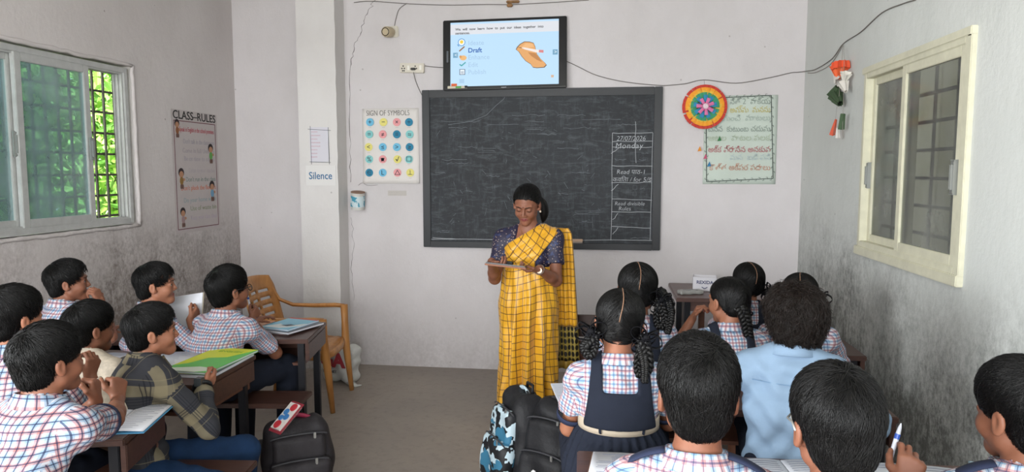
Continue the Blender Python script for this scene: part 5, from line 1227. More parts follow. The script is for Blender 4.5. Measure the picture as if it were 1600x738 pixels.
# right side
open_book('open book with a green heading, bottom centre, on the nearest right desk', .13, 2.25, DZ+.001, .36, .27, R_(-4), 20, cover='7a5a48', green=True)
open_book('open notebook between the two dark heads at the bottom', .60, 2.28, DZ+.001, .34, .26, R_(5), 14, cover='6d6a74')
open_book('open notebook under the hand holding the white pen', 1.00, 2.29, DZ+.001, .30, .26, R_(-3), 12, cover='5f6a74')
bk = book('picture_book', 'picture book open at a blue and green photo, bottom right', 1.235, 2.33, DZ+.012, .15, .22, R_(-22), '8fa6b4', .008, design=[('green_print', [(-.4, -.4), (.1, -.4), (.3, 0), (-.2, .1)], '6f8a5c'), ('white_print', [(-.1, .1), (.4, .15), (.4, .4), (-.2, .4)], 'ccd4d8')])
def pouch(label, x, y, rz, z=DZ+.018):
    t = thing('pencil_pouch', label, 'pencil pouch', (x*KS, y*KS, z), rz=rz); g = Field((-.13, -.05, -.02), (.13, .05, .05), .005)
    g.add(lambda p: np.sqrt((np.maximum(np.abs(p-A3((0, 0, .012)))-A3((.08, .018, .002)), 0)**2).sum(-1))-.014, (-.11, -.04, -.01), (.11, .04, .04)); V, F_ = g.mesh(); np_mesh('pouch_body', V, F_, mat('pouch dark', '23242a', .7), t)
    MB().tube([(-.08, 0, .0285), (0, .004, .029), (.08, 0, .0285)], .0022, 6).build('zip', mat('zip white', 'c9ccd2', .4, .5, .3), t); MB().tube([(-.085, -.018, .012), (0, -.035, .014), (.085, -.018, .012)], .0028, 6).build('white_stripe', mat('stripe white', 'c9ccd2', .6), t)
pouch('black pencil pouch with white zip lying on the notebook at bottom centre right', .70, 2.19, R_(8))
# pinned paper in front of the pinafore child
nb = thing('lined_sheet', 'white lined notebook page sticking out left of the navy pinafore', 'notebook', (-.147, 2.76, DZ+.002), rz=R_(12))
MB().box((-.05, -.17, 0), (.16, .17, .006)).build('pages', m_page2, nb); mb = MB()
for k in range(16): mb.box((-.045, -.155+k*.02, .006), (.15, -.1538+k*.02, .0064))
mb.build('ruled_lines', m_rule, nb)
nb = thing('orange_edged_notebook', 'notebook with orange edge on the desk below the back table', 'notebook', (.45, 3.76, DZ+.001), rz=R_(8)); MB().box((-.13, -.15, 0), (.13, .15, .003)).build('cover', mat('cover orange', 'c8775a', .5), nb); MB().box((-.115, -.148, .003), (.13, .148, .009)).build('pages', m_page, nb)
MB().bar((-.02, .06, .012), (.07, .08, .012), .008, .006).build('pencil', mat('pencil grey', '3f4650', .5), nb)

# ------------------------------------------------------------------ bags, sack, bottle
m_bk = mat('black nylon', '1b1b1e', .6, .35, var=.2, vscale=18, bump=.3, bscale=45)
m_bk2 = mat('grey black nylon', '2b282b', .65, .3, var=.2, vscale=18, bump=.3, bscale=45)
m_zip = mat('zip metal', 'a6a6a4', .35, .5, .8)
t = NT('blue white camouflage'); nz = t.noise(16, 2, .5, t.coord('Object')); n2 = t.noise(9, 2, .5, t.coord('Object')); c = t.mix(t.math('GREATER_THAN', nz, .52), lin('16181c'), lin('b9cdd6')); c = t.mix(t.math('GREATER_THAN', n2, .56), c, lin('356f8c')); t.l(c, t.b.inputs['Base Color']); t.b.inputs['Roughness'].default_value = .6; m_camo = t.m
def rbox(p, c, b, r):
    q = np.abs(p-A3(c))-A3(b)+r; return np.sqrt((np.maximum(q, 0)**2).sum(-1))+np.minimum(q.max(-1), 0)-r
def backpack(label, loc, rz, w, h, d, main, trim=None, lean=0, zips=2, front_patch=None, side=None):
    t = thing('backpack', label, 'backpack', loc, rz=R_(rz)); LM_ = Matrix.Rotation(R_(lean), 4, 'X')
    def bld(nm, fn, lo, hi, m, hh=.007, par=t):
        g = Field(lo, hi, hh); g.add(fn, lo, hi); V, F_ = g.mesh(); V = V@np.array(LM_.to_3x3()).T; V[:, 2] += .004; V[:, 2] = np.maximum(V[:, 2], .002); return np_mesh(nm, V, F_, m, par)
    wob = lambda p: .006*np.sin(p[..., 2]*34+p[..., 0]*20)+.005*np.sin(p[..., 0]*48+p[..., 2]*13)
    def main_f(p): q = p.copy(); s = 1-.25*np.clip((q[..., 2]-h*.6)/(h*.4), 0, 1)**2; q[..., 0] = q[..., 0]/s; return rbox(q, (0, 0, h/2), (w/2, d/2, h/2), .07)+wob(p)
    b = bld('bag_body', main_f, (-w/2-.03, -d/2-.03, -.02), (w/2+.03, d/2+.03, h+.03), main)
    bld('front_pocket', lambda p: rbox(p, (0, -d/2-.025, h*.32), (w*.42, .05, h*.27), .045)+wob(p)*.7, (-w/2, -d/2-.1, -.02), (w/2, -d/2+.05, h*.65), side or main)
    bld('upper_pocket', lambda p: rbox(p, (0, -d/2-.008, h*.70), (w*.36, .035, h*.15), .03)+wob(p)*.5, (-w/2, -d/2-.08, h*.5), (w/2, -d/2+.05, h*.9), side or main)
    tf = lambda v: (LM_ @ Vector(v))+Vector((0, 0, .004))
    for zz, y in ((.60, -d/2-.062), (.87, -d/2-.03))[:zips]:
        P = [tf((w*.40*sin(a), y+.02*(1-cos(a*1.0)), h*(zz-.0)-h*.05*(1-cos(a)))) for a in np.linspace(-1.3, 1.3, 15)]
        z_ = MB().tube(P, .004, 6).build('zip', mat('zip tape', '3c3c40', .5), t); q = P[10]; MB().box((q.x-.006, q.y-.012, q.z-.045), (q.x+.006, q.y-.006, q.z+.004), bev=.002).build('zip_pull', m_zip, z_)
    P = [tf((w*.5*cos(a)*.92*(1 if a < 2 else 1), -.0, h*.52+h*.5*sin(a))) for a in np.linspace(-.4, pi+.4, 26)]
    MB().tube(P, .016 if trim else .010, 6, flat=.5).build('piping', trim or m_bk2, t, smooth=True)
    MB().tube([tf((-.035, .03, h-.01)), tf((-.03, .03, h+.03)), tf((.03, .03, h+.03)), tf((.035, .03, h-.01))], .008, 6).build('handle', m_bk, t, smooth=True)
    for s in (-1, 1): MB().tube([tf((s*.07, d/2-.02, h*.93)), tf((s*.10, d/2+.05, h*.75)), tf((s*.12, d/2+.06, h*.4)), tf((s*.13, d/2-.01, h*.1))], .018, 8, flat=.35).build('shoulder_strap', main, t, smooth=True)
    if front_patch:
        mb = MB(); mb.prism([(cos(a)*.022, sin(a)*.05) for a in np.linspace(0, 2*pi, 13)[:-1]], 0, .004, M=Matrix.Translation(tf((0, -d/2-.082, h*.38))) @ Matrix.Rotation(pi/2, 4, 'X') @ Matrix.Rotation(.3, 4, 'Z')); mb.build('emblem', mat('emblem '+front_patch, front_patch, .6), t)
    return t
backpack('black backpack with blue and white camouflage edge, standing at the teacher side of the aisle', (-.45, 3.36, 0), -58, .30, .56, .17, m_bk, m_camo, lean=-6, side=m_camo)
backpack('black backpack with metal zips between the camouflage bag and the navy skirt', (-.25, 3.20, 0), -28, .30, .56, .16, m_bk, m_bk2, lean=-8, front_patch='d6d6d6')
backpack('grey black backpack with a crimson panel beside the left bench', (-1.50, 3.18, 0), 32, .34, .43, .18, m_bk2, mat('crimson nylon', '8c2440', .6), lean=-5, front_patch='8c2440')
backpack('dark red school bag under the second desk on the left', (-2.02, 3.06, 0), 10, .38, .30, .18, mat('dark red nylon', '7a1f2c', .6, var=.2, vscale=15, bump=.3, bscale=40), None, lean=0)
# pencil case leaning on the bag
pcM = Matrix.Translation(at(450, 655, Y=3.07)) @ Matrix.Rotation(R_(-30), 4, 'Z') @ Matrix.Rotation(R_(38), 4, 'X')
pc = thing('pencil_case', 'white pencil case with red and blue discs on the left backpack', 'pencil case', (0, 0, 0)); pc.matrix_world = pcM
MB().box((-.045, -.085, 0), (.045, .085, .026), bev=.012).build('case_body', mat('case white', 'd2cdc8', .4), pc, smooth=True, auto=50); MB().box((-.047, -.087, .010), (.047, .087, .015), bev=.002).build('case_seam', mat('case seam', '8a2c38', .5), pc)
for x, y, c, r in ((.018, .062, 'b8333c', .026), (-.012, .025, '3d78b4', .021), (.018, -.005, '3d78b4', .021), (-.018, -.018, '3d78b4', .019), (-.005, -.060, 'b8333c', .027)):
    MB().lathe([(0, .026), (r*.8, .026), (r*.74, .029), (0, .0295)], (x*.8, y*.82, 0), 20).build('disc', mat('disc '+c, c, .4), pc)
# white woven sack behind the chair
sk = thing('sack', 'white woven sack with red print on the floor by the pillar', 'sack', (-2.06, 5.17, 0), rz=R_(-12)); g = Field((-.2, -.14, -.01), (.2, .14, .36), .008)
g.add(lambda p: rbox(p, (0, 0, .15), (.15, .075, .145), .05)+.010*np.sin(p[..., 0]*40+p[..., 2]*22)+.006*np.sin(p[..., 2]*60-p[..., 0]*30), (-.19, -.13, -.005), (.19, .13, .33)); V, F_ = g.mesh(); V[:, 2] = np.maximum(V[:, 2], .001)
np_mesh('sack_body', V, F_, mat('woven white plastic', 'c9cac6', .6, bump=.3, bscale=90), sk); text('sack_print', 'GA', .15, plane_M(Vector((-.12, -.092, .14)), (1, 0, 0), (0, 0, 1)), mat('red print', 'a83a44', .7), sk, th=.004, bold=.006); text('sack_print', '50 kg NET', .028, plane_M(Vector((-.10, -.092, .09)), (1, 0, 0), (0, 0, 1)), mat('grey print', '7a7c80', .7), sk, th=.004)
MB().tube([(.10, -.06, .012), (.16, -.09, .02), (.20, -.10, .01), (.235, -.08, .015)], [.02, .03, .022, .006], 7, flat=.5).build('sack_mouth', mat('woven white plastic', 'c9cac6'), sk, smooth=True)
t = thing('water_bottle', 'blue plastic water bottle on the floor beside the red bag', 'water bottle', (-1.72, 2.96, 0)); MB().lathe([(.02, 0), (.034, .004), (.035, .12), (.030, .15), (.014, .17), (.014, .178)], n=20).build('bottle_body', mat('blue plastic', '2f78c4', .25, .5), t, smooth=True, auto=50); MB().lathe([(.018, .175), (.018, .20), (.014, .206), (.001, .206)], n=16).build('bottle_cap', mat('bottle cap', 'c9d8e8', .4), t, smooth=True, auto=50)
t = thing('red_cloth', 'crumpled red cloth on the desk beside the right wall', 'cloth', tuple(at(1320, 565, Y=3.1))); g = Field((-.06, -.05, -.04), (.06, .05, .05), .005); g.add(lambda p: ell(p, (0, 0, 0), (.035, .03, .022))+.006*np.sin(p[..., 0]*160)*np.sin(p[..., 2]*180+1), (-.05, -.04, -.04), (.05, .04, .04)); V, F_ = g.mesh(); np_mesh('cloth_fold', V, F_, mat('red cloth', 'b02430', .8), t); t.location.z = DZ+.03; t.location.x = 1.135; t.location.y = 3.64
# ------------------------------------------------------------------ the teacher
def dirv(x, y, z): return unit((x, y, z))
m_blouse = None
t = NT('navy printed blouse'); nz = t.n('ShaderNodeTexVoronoi'); nz.inputs['Scale'].default_value = 60; t.l(t.coord('Object'), nz.inputs['Vector']); n3 = t.noise(30, 2, .5, t.coord('Object'))
c = t.mix(t.math('LESS_THAN', nz.outputs['Distance'], .26), lin('1e1a34'), lin('8f7c72')); c = t.mix(t.math('GREATER_THAN', n3, .6), c, lin('2a3358')); t.l(c, t.b.inputs['Base Color']); t.b.inputs['Roughness'].default_value = .6; m_blouse = t.m
t = NT('yellow checked saree'); uv = t.n('ShaderNodeUVMap').outputs[0]; sp = t.n('ShaderNodeSeparateXYZ'); t.l(uv, sp.inputs[0]); c = t.mix(t.ramp(t.noise(9, 4, .6, t.coord('Object')), .3, .7), lin('cf9518'), lin('dea624'))
for ax in (0, 1):
    f = t.math('FRACT', t.math('DIVIDE', t.math('ADD', sp.outputs[ax], 10), .046)); c = t.mix(t.math('MULTIPLY', t.math('LESS_THAN', f, .11), .85), c, lin('47281c'))
t.l(c, t.b.inputs['Base Color']); t.b.inputs['Roughness'].default_value = .42; t.b.inputs['Specular IOR Level'].default_value = .5; t.b.inputs['Sheen Weight'].default_value = .2; m_saree = t.m
t = NT('saree dotted end'); uv = t.n('ShaderNodeUVMap').outputs[0]; vm = t.n('ShaderNodeVectorMath', operation='SCALE'); t.l(uv, vm.inputs[0]); vm.inputs['Scale'].default_value = 1/.042; fr = t.n('ShaderNodeVectorMath', operation='FRACTION'); t.l(vm.outputs[0], fr.inputs[0]); sb = t.n('ShaderNodeVectorMath', operation='SUBTRACT'); t.l(fr.outputs[0], sb.inputs[0]); sb.inputs[1].default_value = (.5, .5, 0); ln_ = t.n('ShaderNodeVectorMath', operation='LENGTH'); t.l(sb.outputs[0], ln_.inputs[0])
c = t.mix(t.math('LESS_THAN', ln_.outputs['Value'], .40), lin('8d7a35'), lin('17140f')); t.l(c, t.b.inputs['Base Color']); t.b.inputs['Roughness'].default_value = .55; m_dots = t.m
YT = 4.42
HT = at(823, 319, Y=YT-.02)
I = person(dict(H=tuple(HT), kid=False, seed=41, rel=166, brel=174, pitch=-24, roll=-3, open=False, skin=2, label='person in a yellow checked sari standing before the blackboard, looking down at a tablet', stand=True, hipz=.86, lean=-.015, slouch=.0,
  hair='bun', ns=3000, sl=.06, swd=.0010, lift=.012, jit=.12, sw=.168, inf=.010, hem=.14, collar=False, scoop=True, shirt=m_blouse, shirtname='blouse', wrk=.5, legs=None, h=.008, fine=.003, hs=1.04, neck=(.008, .02, .0),
  R=dict(w=tuple(at(768, 409, Y=YT-.27)), d=dirv(.75, -.55, -.25), n=dirv(.35, .1, .95), t=dirv(.3, -.8, .5), pole=dirv(-.12, .5, -1), curl=(.75, .8, .5), thumb=.3), 
  L=dict(w=tuple(at(842, 421, Y=YT-.24)), d=dirv(-.93, -.35, -.12), n=dirv(-.25, .1, .95), t=dirv(0, -.6, .8), pole=dirv(.35, .5, -1), curl=(.6, .8, .5), thumb=.4), finehands='LR'))
root = I['root']; PV, NB, lat, fw, up = I['PV'], I['NB'], I['lat'], I['fw'], I['up']
# low ponytail seen beside the neck
hair_p = [I['hw'](p) for p in ((-.03, -.095, -.01), (-.050, -.106, -.028), (-.066, -.11, -.05), (-.076, -.108, -.075), (-.082, -.10, -.10), (-.082, -.094, -.125), (-.078, -.088, -.150), (-.074, -.082, -.168))]
MB().tube(hair_p, [.026, .033, .036, .036, .033, .027, .018, .004], 20).build('ponytail', m_hair, root, smooth=True)
# skirt of the sari: wrapped cloth with a fan of front pleats
W0 = np.array((PV[0], PV[1], 0)); rows = []; uvs = []; NPH = 220; NZ = 46
zt, zb = 1.045, .035
for j in range(NZ+1):
    v = j/NZ; z = zt+(zb-zt)*v
    a = np.interp(z, [0, .3, .55, .80, .92, 1.05], [.215, .190, .183, .190, .172, .158]); b = np.interp(z, [0, .3, .55, .80, .92, 1.05], [.165, .150, .150, .148, .135, .122]); row = []; ur = []; arc = 0; last = None
    for i in range(NPH+1):
        ph = 2*pi*i/NPH; x = ((ph+pi) % (2*pi))-pi           # 0 = front
        w = math.exp(-(x/(.5+.6*v))**4)*min(1, max(0, (v-.10)/.2)); sw_ = (x+.15*(1-v))*13
        pl = w*(.016+.028*v)*(abs(((sw_/pi) % 2)-1)*2-1)
        dr = .006*sin(x*7+z*11)*(.3+v)+.004*sin(x*13-z*17)+.010*(1-w)*max(0, sin((x-.9)*3+z*5))*v
        r = 1+0; px = -sin(x)*(a+pl+dr); py = cos(x)*(b+pl+dr); p = W0-lat*px*-1*-1+fw*py+up*z
        p = W0+lat*(sin(x)*(a+pl+dr))+fw*(cos(x)*(b+pl+dr))+up*z
        if last is not None: arc += np.linalg.norm((p-last)[:2])
        last = p; row.append(p); ur.append((x*.185+ (.9 if i > NPH/2 else 0)*0, z+.05*sin(x)*0))
    rows.append(row); uvs.append([(2*pi*i/NPH*.19*(1+.0*v)*1.25, z*1.0+.03*sin(4*pi*i/NPH)*(1-v)) for i in range(NPH+1)])
sk_ = MB().sheet(rows, .003, uvs=uvs).build('sari_skirt', m_saree, root, smooth=True)
# the length across the chest, up to her left shoulder
lo, hi = np.min([PV, NB, I['SL'], I['SR']], 0)-.18, np.max([PV, NB, I['SL'], I['SR']], 0)+.18; lo[2] = 1.0; g = Field(lo, hi, .005); zN = NB[2]
def dr_f(p):
    d = I['torso'](p, .023); x = (p-A3(NB))@A3(-lat); z = p[..., 2]-zN       # x grows to her left
    fold = .0035*np.sin((x*.55-z*.84)*115)+.002*np.sin((x*.6-z*.8)*210+2); d = d+fold*.8
    upper = z-(-.105+(x+.14)*.60); lower = -z+np.where(x > .055, -.20+(x-.055)*1.28, -9)-.0
    arm = np.minimum(0, 0); return smax(smax(d, upper*.85, .006), lower*.62, .004)
g.add(dr_f, lo, hi); g.add(lambda p: p[..., 2]-1.31, lo, hi, 0, 'i'); g.add(lambda p: 1.02-p[..., 2], lo, hi, 0, 'i'); V, F_ = g.mesh()
P = (V-NB); X = P@lat; Yf = P@fw; Z = P[:, 2]; a_ = R_(38); U = np.stack([(X*cos(a_)+Z*sin(a_))*1.1+Yf*.4, (-X*sin(a_)+Z*cos(a_))*1.1+Yf*.2], 1)[F_]
np_mesh('sari_drape', V, F_, m_saree, root, uv=U.reshape(-1, 2))
# folded hem line of the drape running from the shoulder to the waist
e0 = []
# hanging end of the sari behind her left arm
sL = I['SL']; rows, uvs = [], []
for j in range(41):
    v = j/40; s = v*1.02
    if v < .10: f = v/.10; c = sL+lat*(.055-.085*f)+up*(.066-.012*f)+fw*(.05-.10*f); wv = .065
    else: f = (v-.10)/.90; c = sL+lat*(-.03-.055*f**.6)+fw*(-.05-.035*f)+up*(.054-.925*f); wv = .065+.012*f
    row, ur = [], []
    for i in range(17):
        u = i/16-.5; rip = .012*sin(u*17+v*3)*min(1, v*4); row.append(c-lat*u*wv*2*(1 if v > .1 else .8)+fw*(rip+(.0 if v > .1 else -u*.10))); ur.append((u*.26, v*1.0))
    rows.append(row); uvs.append(ur)
MB().sheet(rows[:30], .003, uvs=uvs[:30]).build('sari_end', m_saree, root, smooth=True)
MB().sheet(rows[29:39], .003, uvs=uvs[29:39]).build('sari_border', m_dots, root, smooth=True)
MB().sheet(rows[38:], .003).build('sari_fringe', mat('gold fringe', '9a7d34', .5), root, smooth=True)
# gold line along the drape hem
zz = NB[2]; 
# watch, necklace, earring
Wp = I['arms']['L'][2]; E_ = I['arms']['L'][1]; ax = unit(np.array(Wp)-E_); c = np.array(Wp)-ax*.012; e1 = unit(np.cross(ax, (0, 0, 1))); e2 = np.cross(ax, e1)
wt = MB().tube([c+(e1*cos(a)+e2*sin(a))*.028 for a in np.linspace(0, 2*pi, 21)[:-1]], .006, 6, closed=True).build('watch', mat('watch strap', '6d5a50', .5), root, smooth=True)
q = c-fw*-.030; MB().lathe([(0, 0), (.017, 0), (.017, .006), (0, .006)], c+fw*.027, 18, M=Matrix(np.stack([lat, -up, fw], 1).tolist()).to_4x4()).build('watch_face', mat('watch face', 'c9b8a4', .25, .5, .5), wt)
nk = [NB+lat*(.052*cos(a))+fw*(.045+.02*sin(a))*1.2+up*(.02-.10*sin(a)) for a in np.linspace(0.1, pi-.1, 17)]
nk = []
for a in np.linspace(-1, 1, 21):
    x = a*.055; z = .035-.125*(1-a*a); p0 = NB+lat*x+up*z+fw*.2; best = None
    for st in np.linspace(.2, 0, 60):
        p = NB+lat*x+up*z+fw*st
        if I['torso'](np.array([p], np.float32), .0)[0] < .004 or np.linalg.norm((p-NB)[:2]) < .054 and z > .0: break
    nk.append(p+fw*.002)
MB().tube(nk, .0016, 6).build('necklace', mat('gold chain', '9c7434', .35, .5, .8), root, smooth=True)
MB().lathe([(0, -.008), (.006, -.004), (.006, .004), (0, .008)], I['hw']((-.082, .0, -.045)), 10).build('earring', mat('pearl', 'd8c8b4', .3), root, smooth=True)
MB().lathe([(0, 0), (.003, 0), (.003, .001), (0, .001)], I['hw']((0, .0945, .024)), 8, M=Matrix(I['HM'].tolist()).to_4x4() @ Matrix.Rotation(-pi/2, 4, 'X')).build('forehead_dot', mat('maroon dot', '4a1420', .6), root)
# tablet in both hands
ta, tb_ = np.array(at(764, 413, Y=YT-.36)), np.array(at(819, 419, Y=YT-.35)); c = (ta+tb_)/2+np.array((0, .03, .0)); u = unit(tb_-ta)
TM_ = Matrix.Translation(c) @ Matrix((( u[0], 0, 0, 0), (u[1], 1, 0, 0), (u[2], 0, 1, 0), (0, 0, 0, 1))) @ Matrix.Rotation(R_(-4), 4, 'X')
tbm = MB(); tl_ = thing('tablet', 'tablet in a tan and black cover held by the standing person', 'tablet', tuple(c), room=True)
MB().box((-.122, -.085, -.006), (.122, .085, .004), M=TM_, bev=.003).build('cover', mat('tan cover', '8c5c44', .6), tl_); MB().box((-.118, -.082, .004), (.118, .082, .011), M=TM_, bev=.003).build('tablet_body', mat('tablet black', '131316', .3), tl_); MB().box((-.105, -.07, .011), (.105, .07, .0118), M=TM_).build('tablet_screen', mat('tablet glass', '1d2228', .08, .6), tl_); MB().box((-.035, .02, .0118), (.03, .085, .022), M=TM_, bev=.004).build('cover_flap', mat('flap black', '18181a', .6), tl_)

# ------------------------------------------------------------------ the children on the left
def rng_hair(**k): return k
I1 = person(dict(head=(77, 564, 2.12), seed=1, rel=-62, brel=-48, pitch=2, hs=.92, bs=.90, seat=.43, lean=.16, slouch=.03, slen=.60, shirt=m_pl_b, cuff=True, fine=.003, ns=5200, swd=.0013, sl=.045, label='person in a check shirt with navy sleeve trim leaning on the nearest left desk', skin=1, finehands='LR',
  R=dict(w=tuple(at(188, 622, D=2.55)), pole=dirv(.9, .2, -.9), d=dirv(-.15, .35, .9), n=dirv(-.8, .3, -.1), t=dirv(0, -.8, .5), curl=FIST, thumb=.6), L=dict(w=tuple(at(150, 628, D=2.42)), curl=FIST, pole=dirv(-.5, .3, -1), d=dirv(-.1, .15, .9), n=dirv(-.8, -.2, .1), t=dirv(0, -.9, .3))))
person(dict(head=(22, 497, 2.5), seed=2, rel=-58, brel=-35, hs=.92, bs=.88, seat=.43, shirt=m_pl_b, skin=0, ns=4200, label='person in a check shirt cut by the left edge, in the nearest left row', lean=.12))
I3 = person(dict(head=(107, 441, 3.85), seed=3, rel=-95, brel=-60, pitch=4, hs=.96, bs=.88, seat=.40, shirt=m_pl_a, skin=1, h=.010, ns=3000, lean=.05, label='person in a check shirt, hand at mouth, against the left wall', vol=.004,
  R=dict(w=tuple(at(158, 474, D=3.77)), pole=dirv(.7, -.5, -.9), d=dirv(-.25, -.1, .7), n=dirv(-1, 0, .1), t=dirv(0, .5, .8), curl=(.9, 1.1, .7)), finehands='R'))
person(dict(head=(141, 513, 3.1), seed=4, rel=-66, brel=-40, pitch=-2, hs=.96, bs=.88, seat=.37, shirt=m_cream_sh, skin=1, sleeve='long', inf=.020, collar=True, collarmat=m_cream_sh, ns=4200, label='person in a cream patterned jacket between two children on the left',
  R=dict(w=tuple(at(140, 588, D=2.85)), pole=dirv(.7, -.5, -.9), d=dirv(.2, .1, .8), n=dirv(-.8, .3, .2), t=dirv(0, -.4, .8), curl=GRIP), finehands='R', lean=.14))
I5 = person(dict(head=(238, 518, 3.08), seed=5, rel=-86, brel=-42, pitch=2, hs=.98, bs=.95, seat=.27, lean=.05, slouch=.05, shirt=m_flannel, shirtname='flannel_shirt', sleeve='long', inf=.022, loose=True, hem=-.06, legs=m_jean, skin=0, ns=4200, label='person in a charcoal plaid flannel shirt and jeans with a wristwatch, holding the green book', byaw=-30, legyaw=-66,
  R=dict(w=tuple(at(316, 604, D=3.20)), pole=dirv(.7, -.6, -.8), d=dirv(.25, .8, .25), n=dirv(-.6, .2, .2), t=dirv(0, .1, 1), curl=(.6, .9, .6), thumb=.3), L=dict(w=(-2.28, 3.05, .71), curl=RELAX, pole=dirv(-.8, -.2, -.6), t=dirv(1, 0, 0)), finehands='R', knee=(.30, -.05)))
Wp = I5['arms']['R'][2]; ax = unit(np.array(Wp)-I5['arms']['R'][1]); c = np.array(Wp)-ax*.004; e1 = unit(np.cross(ax, (0, 0, 1))); e2 = np.cross(ax, e1)
wt = MB().tube([c+(e1*cos(a)+e2*sin(a))*.033 for a in np.linspace(0, 2*pi, 21)[:-1]], .009, 6, closed=True).build('wristwatch', mat('black strap', '17181a', .4), I5['root'], smooth=True)
MB().box(tuple(c-.016+e1*.0+np.array((0, -.02, .026))), tuple(c+.016+np.array((0, -.02, .03))), bev=.003).build('watch_face', mat('watch grey', '5b6064', .25, .5, .6), wt)
person(dict(head=(244, 445, 4.0), seed=6, rel=-98, brel=-60, pitch=2, hs=1.0, bs=.90, seat=.38, shirt=m_pl_a, skin=0, h=.010, ns=3000, lean=.04, label='person in a check shirt holding a cream book, in the back row on the left',
  R=dict(w=tuple(at(297, 500, D=4.05)), pole=dirv(.6, -.5, -.9), d=dirv(.2, .6, .5), n=dirv(-.7, .3, .3), t=dirv(0, .1, 1), curl=GRIP), finehands='R'))
I7 = person(dict(head=(358, 453, 4.0), seed=7, rel=-62, brel=-35, pitch=5, hs=1.07, bs=1.0, seat=.385, shirt=m_pl_a, skin=1, ns=3800, lean=.10, slouch=.04, vol=.006, byaw=-12, label='person in a check shirt and glasses holding a pen, beside the plastic chair',
  R=dict(w=tuple(at(393, 500, D=4.17)), pole=dirv(.8, -.4, -.8), d=dirv(.2, .6, .6), n=dirv(-.7, .4, .1), t=dirv(-.1, -.2, 1), curl=(.9, 1.0, .6), thumb=.5), L=dict(w=(-2.2, 4.1, .70), pole=dirv(-.8, -.2, -.6), t=dirv(1, 0, 0)), finehands='R', knee=(.15, -.01)))
def glasses(I, m):
    hw = I['hw']; mb = MB()
    for s in (-1, 1):
        mb.tube([hw((s*.033+.023*cos(a), .100, -.004+.017*sin(a))) for a in np.linspace(0, 2*pi, 17)[:-1]], .0022, 6, closed=True); mb.tube([hw((s*.056, .098, .004)), hw((s*.080, .05, .006)), hw((s*.086, .0, .008)), hw((s*.086, -.018, -.004))], .0022, 6)
    mb.tube([hw((-.011, .101, .0)), hw((0, .104, .003)), hw((.011, .101, .0))], .0022, 6); return mb.build('glasses', m, I['root'], smooth=True)
glasses(I7, mat('dark glasses frame', '17181c', .35))
def pen(label, w, d, L=.14, cap_='2f52a8', white=True):
    w = np.array(w, float); d = unit(d); t = thing('pen', label, 'pen', tuple(w), room=True); u = Matrix.Translation(w) @ Vector(d).to_track_quat('Z', 'Y').to_matrix().to_4x4(); f = lambda prof: prof
    mk = lambda prof, nm, m: MB().lathe(prof, w, 12, M=Vector(d).to_track_quat('Z', 'Y').to_matrix().to_4x4()).build(nm, m, t, smooth=True, auto=40)
    mk([(.0045, -L/2), (.0055, -L/2+.004), (.0055, L/2-.03)], 'barrel', mat('pen white', 'd6dae4', .3)); mk([(.0062, L/2-.038), (.0062, L/2-.026)], 'ring', mat('pen blue', cap_, .3)); mk([(.0055, L/2-.027), (.004, L/2-.01), (.0012, L/2)], 'tip', mat('pen tip', 'b9bcc4', .3)); return t
def gp(I, sd, k=0.5):      # grip point of a hand: between thumb tip and index
    h = I['HP']['LR'.index(sd)]; return (np.array(h[-1][1])+np.array(h[3][1]))/2
pen('white pen in the raised hand beside the plastic chair', gp(I7, 'R'), (-.25, .1, 1), .15)

# ------------------------------------------------------------------ the children on the right
def looped(I, s, low=.0):
    b = braid(I, [(s*.070, -.075, -.035), (s*.098, -.09, -.075), (s*.108, -.09, -.125-low), (s*.085, -.085, -.150-low), (s*.072, -.085, -.11-low), (s*.080, -.085, -.05)], r=.016, turns=6)
    bow(I, (s*.092, -.088, -.035), .056, ang=s*.4); bow(I, (s*.085, -.075, -.055), .046, ang=-s*.7, tails=False)
def parting(I, back=True):
    q = np.array([(.002+.004*sin(3*a), -.018+.11*cos(a), .034+.09*sin(a)) for a in np.linspace(.55, 3.45, 26)], np.float32)
    for k in range(3): nr, d0 = hair_nrm(q, dict(hair='braids')); q = q-nr*(d0+.0002)[:, None]
    MB().tube([I['hw'](p) for p in q], .0018, 6).build('hair_parting', m_part, I['root'], smooth=True)
m_part = mat('parting skin', '8c6a54', .7)
GK = dict(hair='braids', pinafore=True, skirt=True, legs=m_navy, shirt=m_pl_a, ns=3400, sl=.055, swd=.0010, lift=.012, jit=.10, sw=.160)
J1 = person(dict(GK, head=(968, 503, 2.68), seed=11, rel=0, brel=0, pitch=-8, roll=5, hs=1.1, bs=.93, seat=.42, lean=-.02, belt=True, wx=.84, fine=.003, byaw=2, cuff=True, hem=.175, label='person in a navy pinafore with cream belt and black ribbons, back to the camera', ch=.006,
  L=dict(w=(-.10, 2.94, .70), pole=dirv(-.3, -.5, -1), t=dirv(1, 0, 0)), R=dict(w=(.22, 3.0, .70), pole=dirv(.3, -.5, -1), t=dirv(-1, 0, 0))))
parting(J1); looped(J1, -1, -.03); looped(J1, 1, .01); braid(J1, [(.075, -.08, -.06), (.095, -.10, -.12), (.10, -.105, -.18)], r=.015)
J2 = person(dict(GK, head=(996, 452, 3.62), seed=12, rel=4, brel=0, pitch=-5, hs=1.21, bs=.93, seat=.40, lean=.06, byaw=-3, label='person in check shirt with black ribbons, in front of the belted pinafore'))
parting(J2); looped(J2, -1); looped(J2, 1)
braid(J2, [(.085, -.06, -.0), (.12, -.08, -.04), (.13, -.09, -.10), (.115, -.10, -.17)], r=.018)
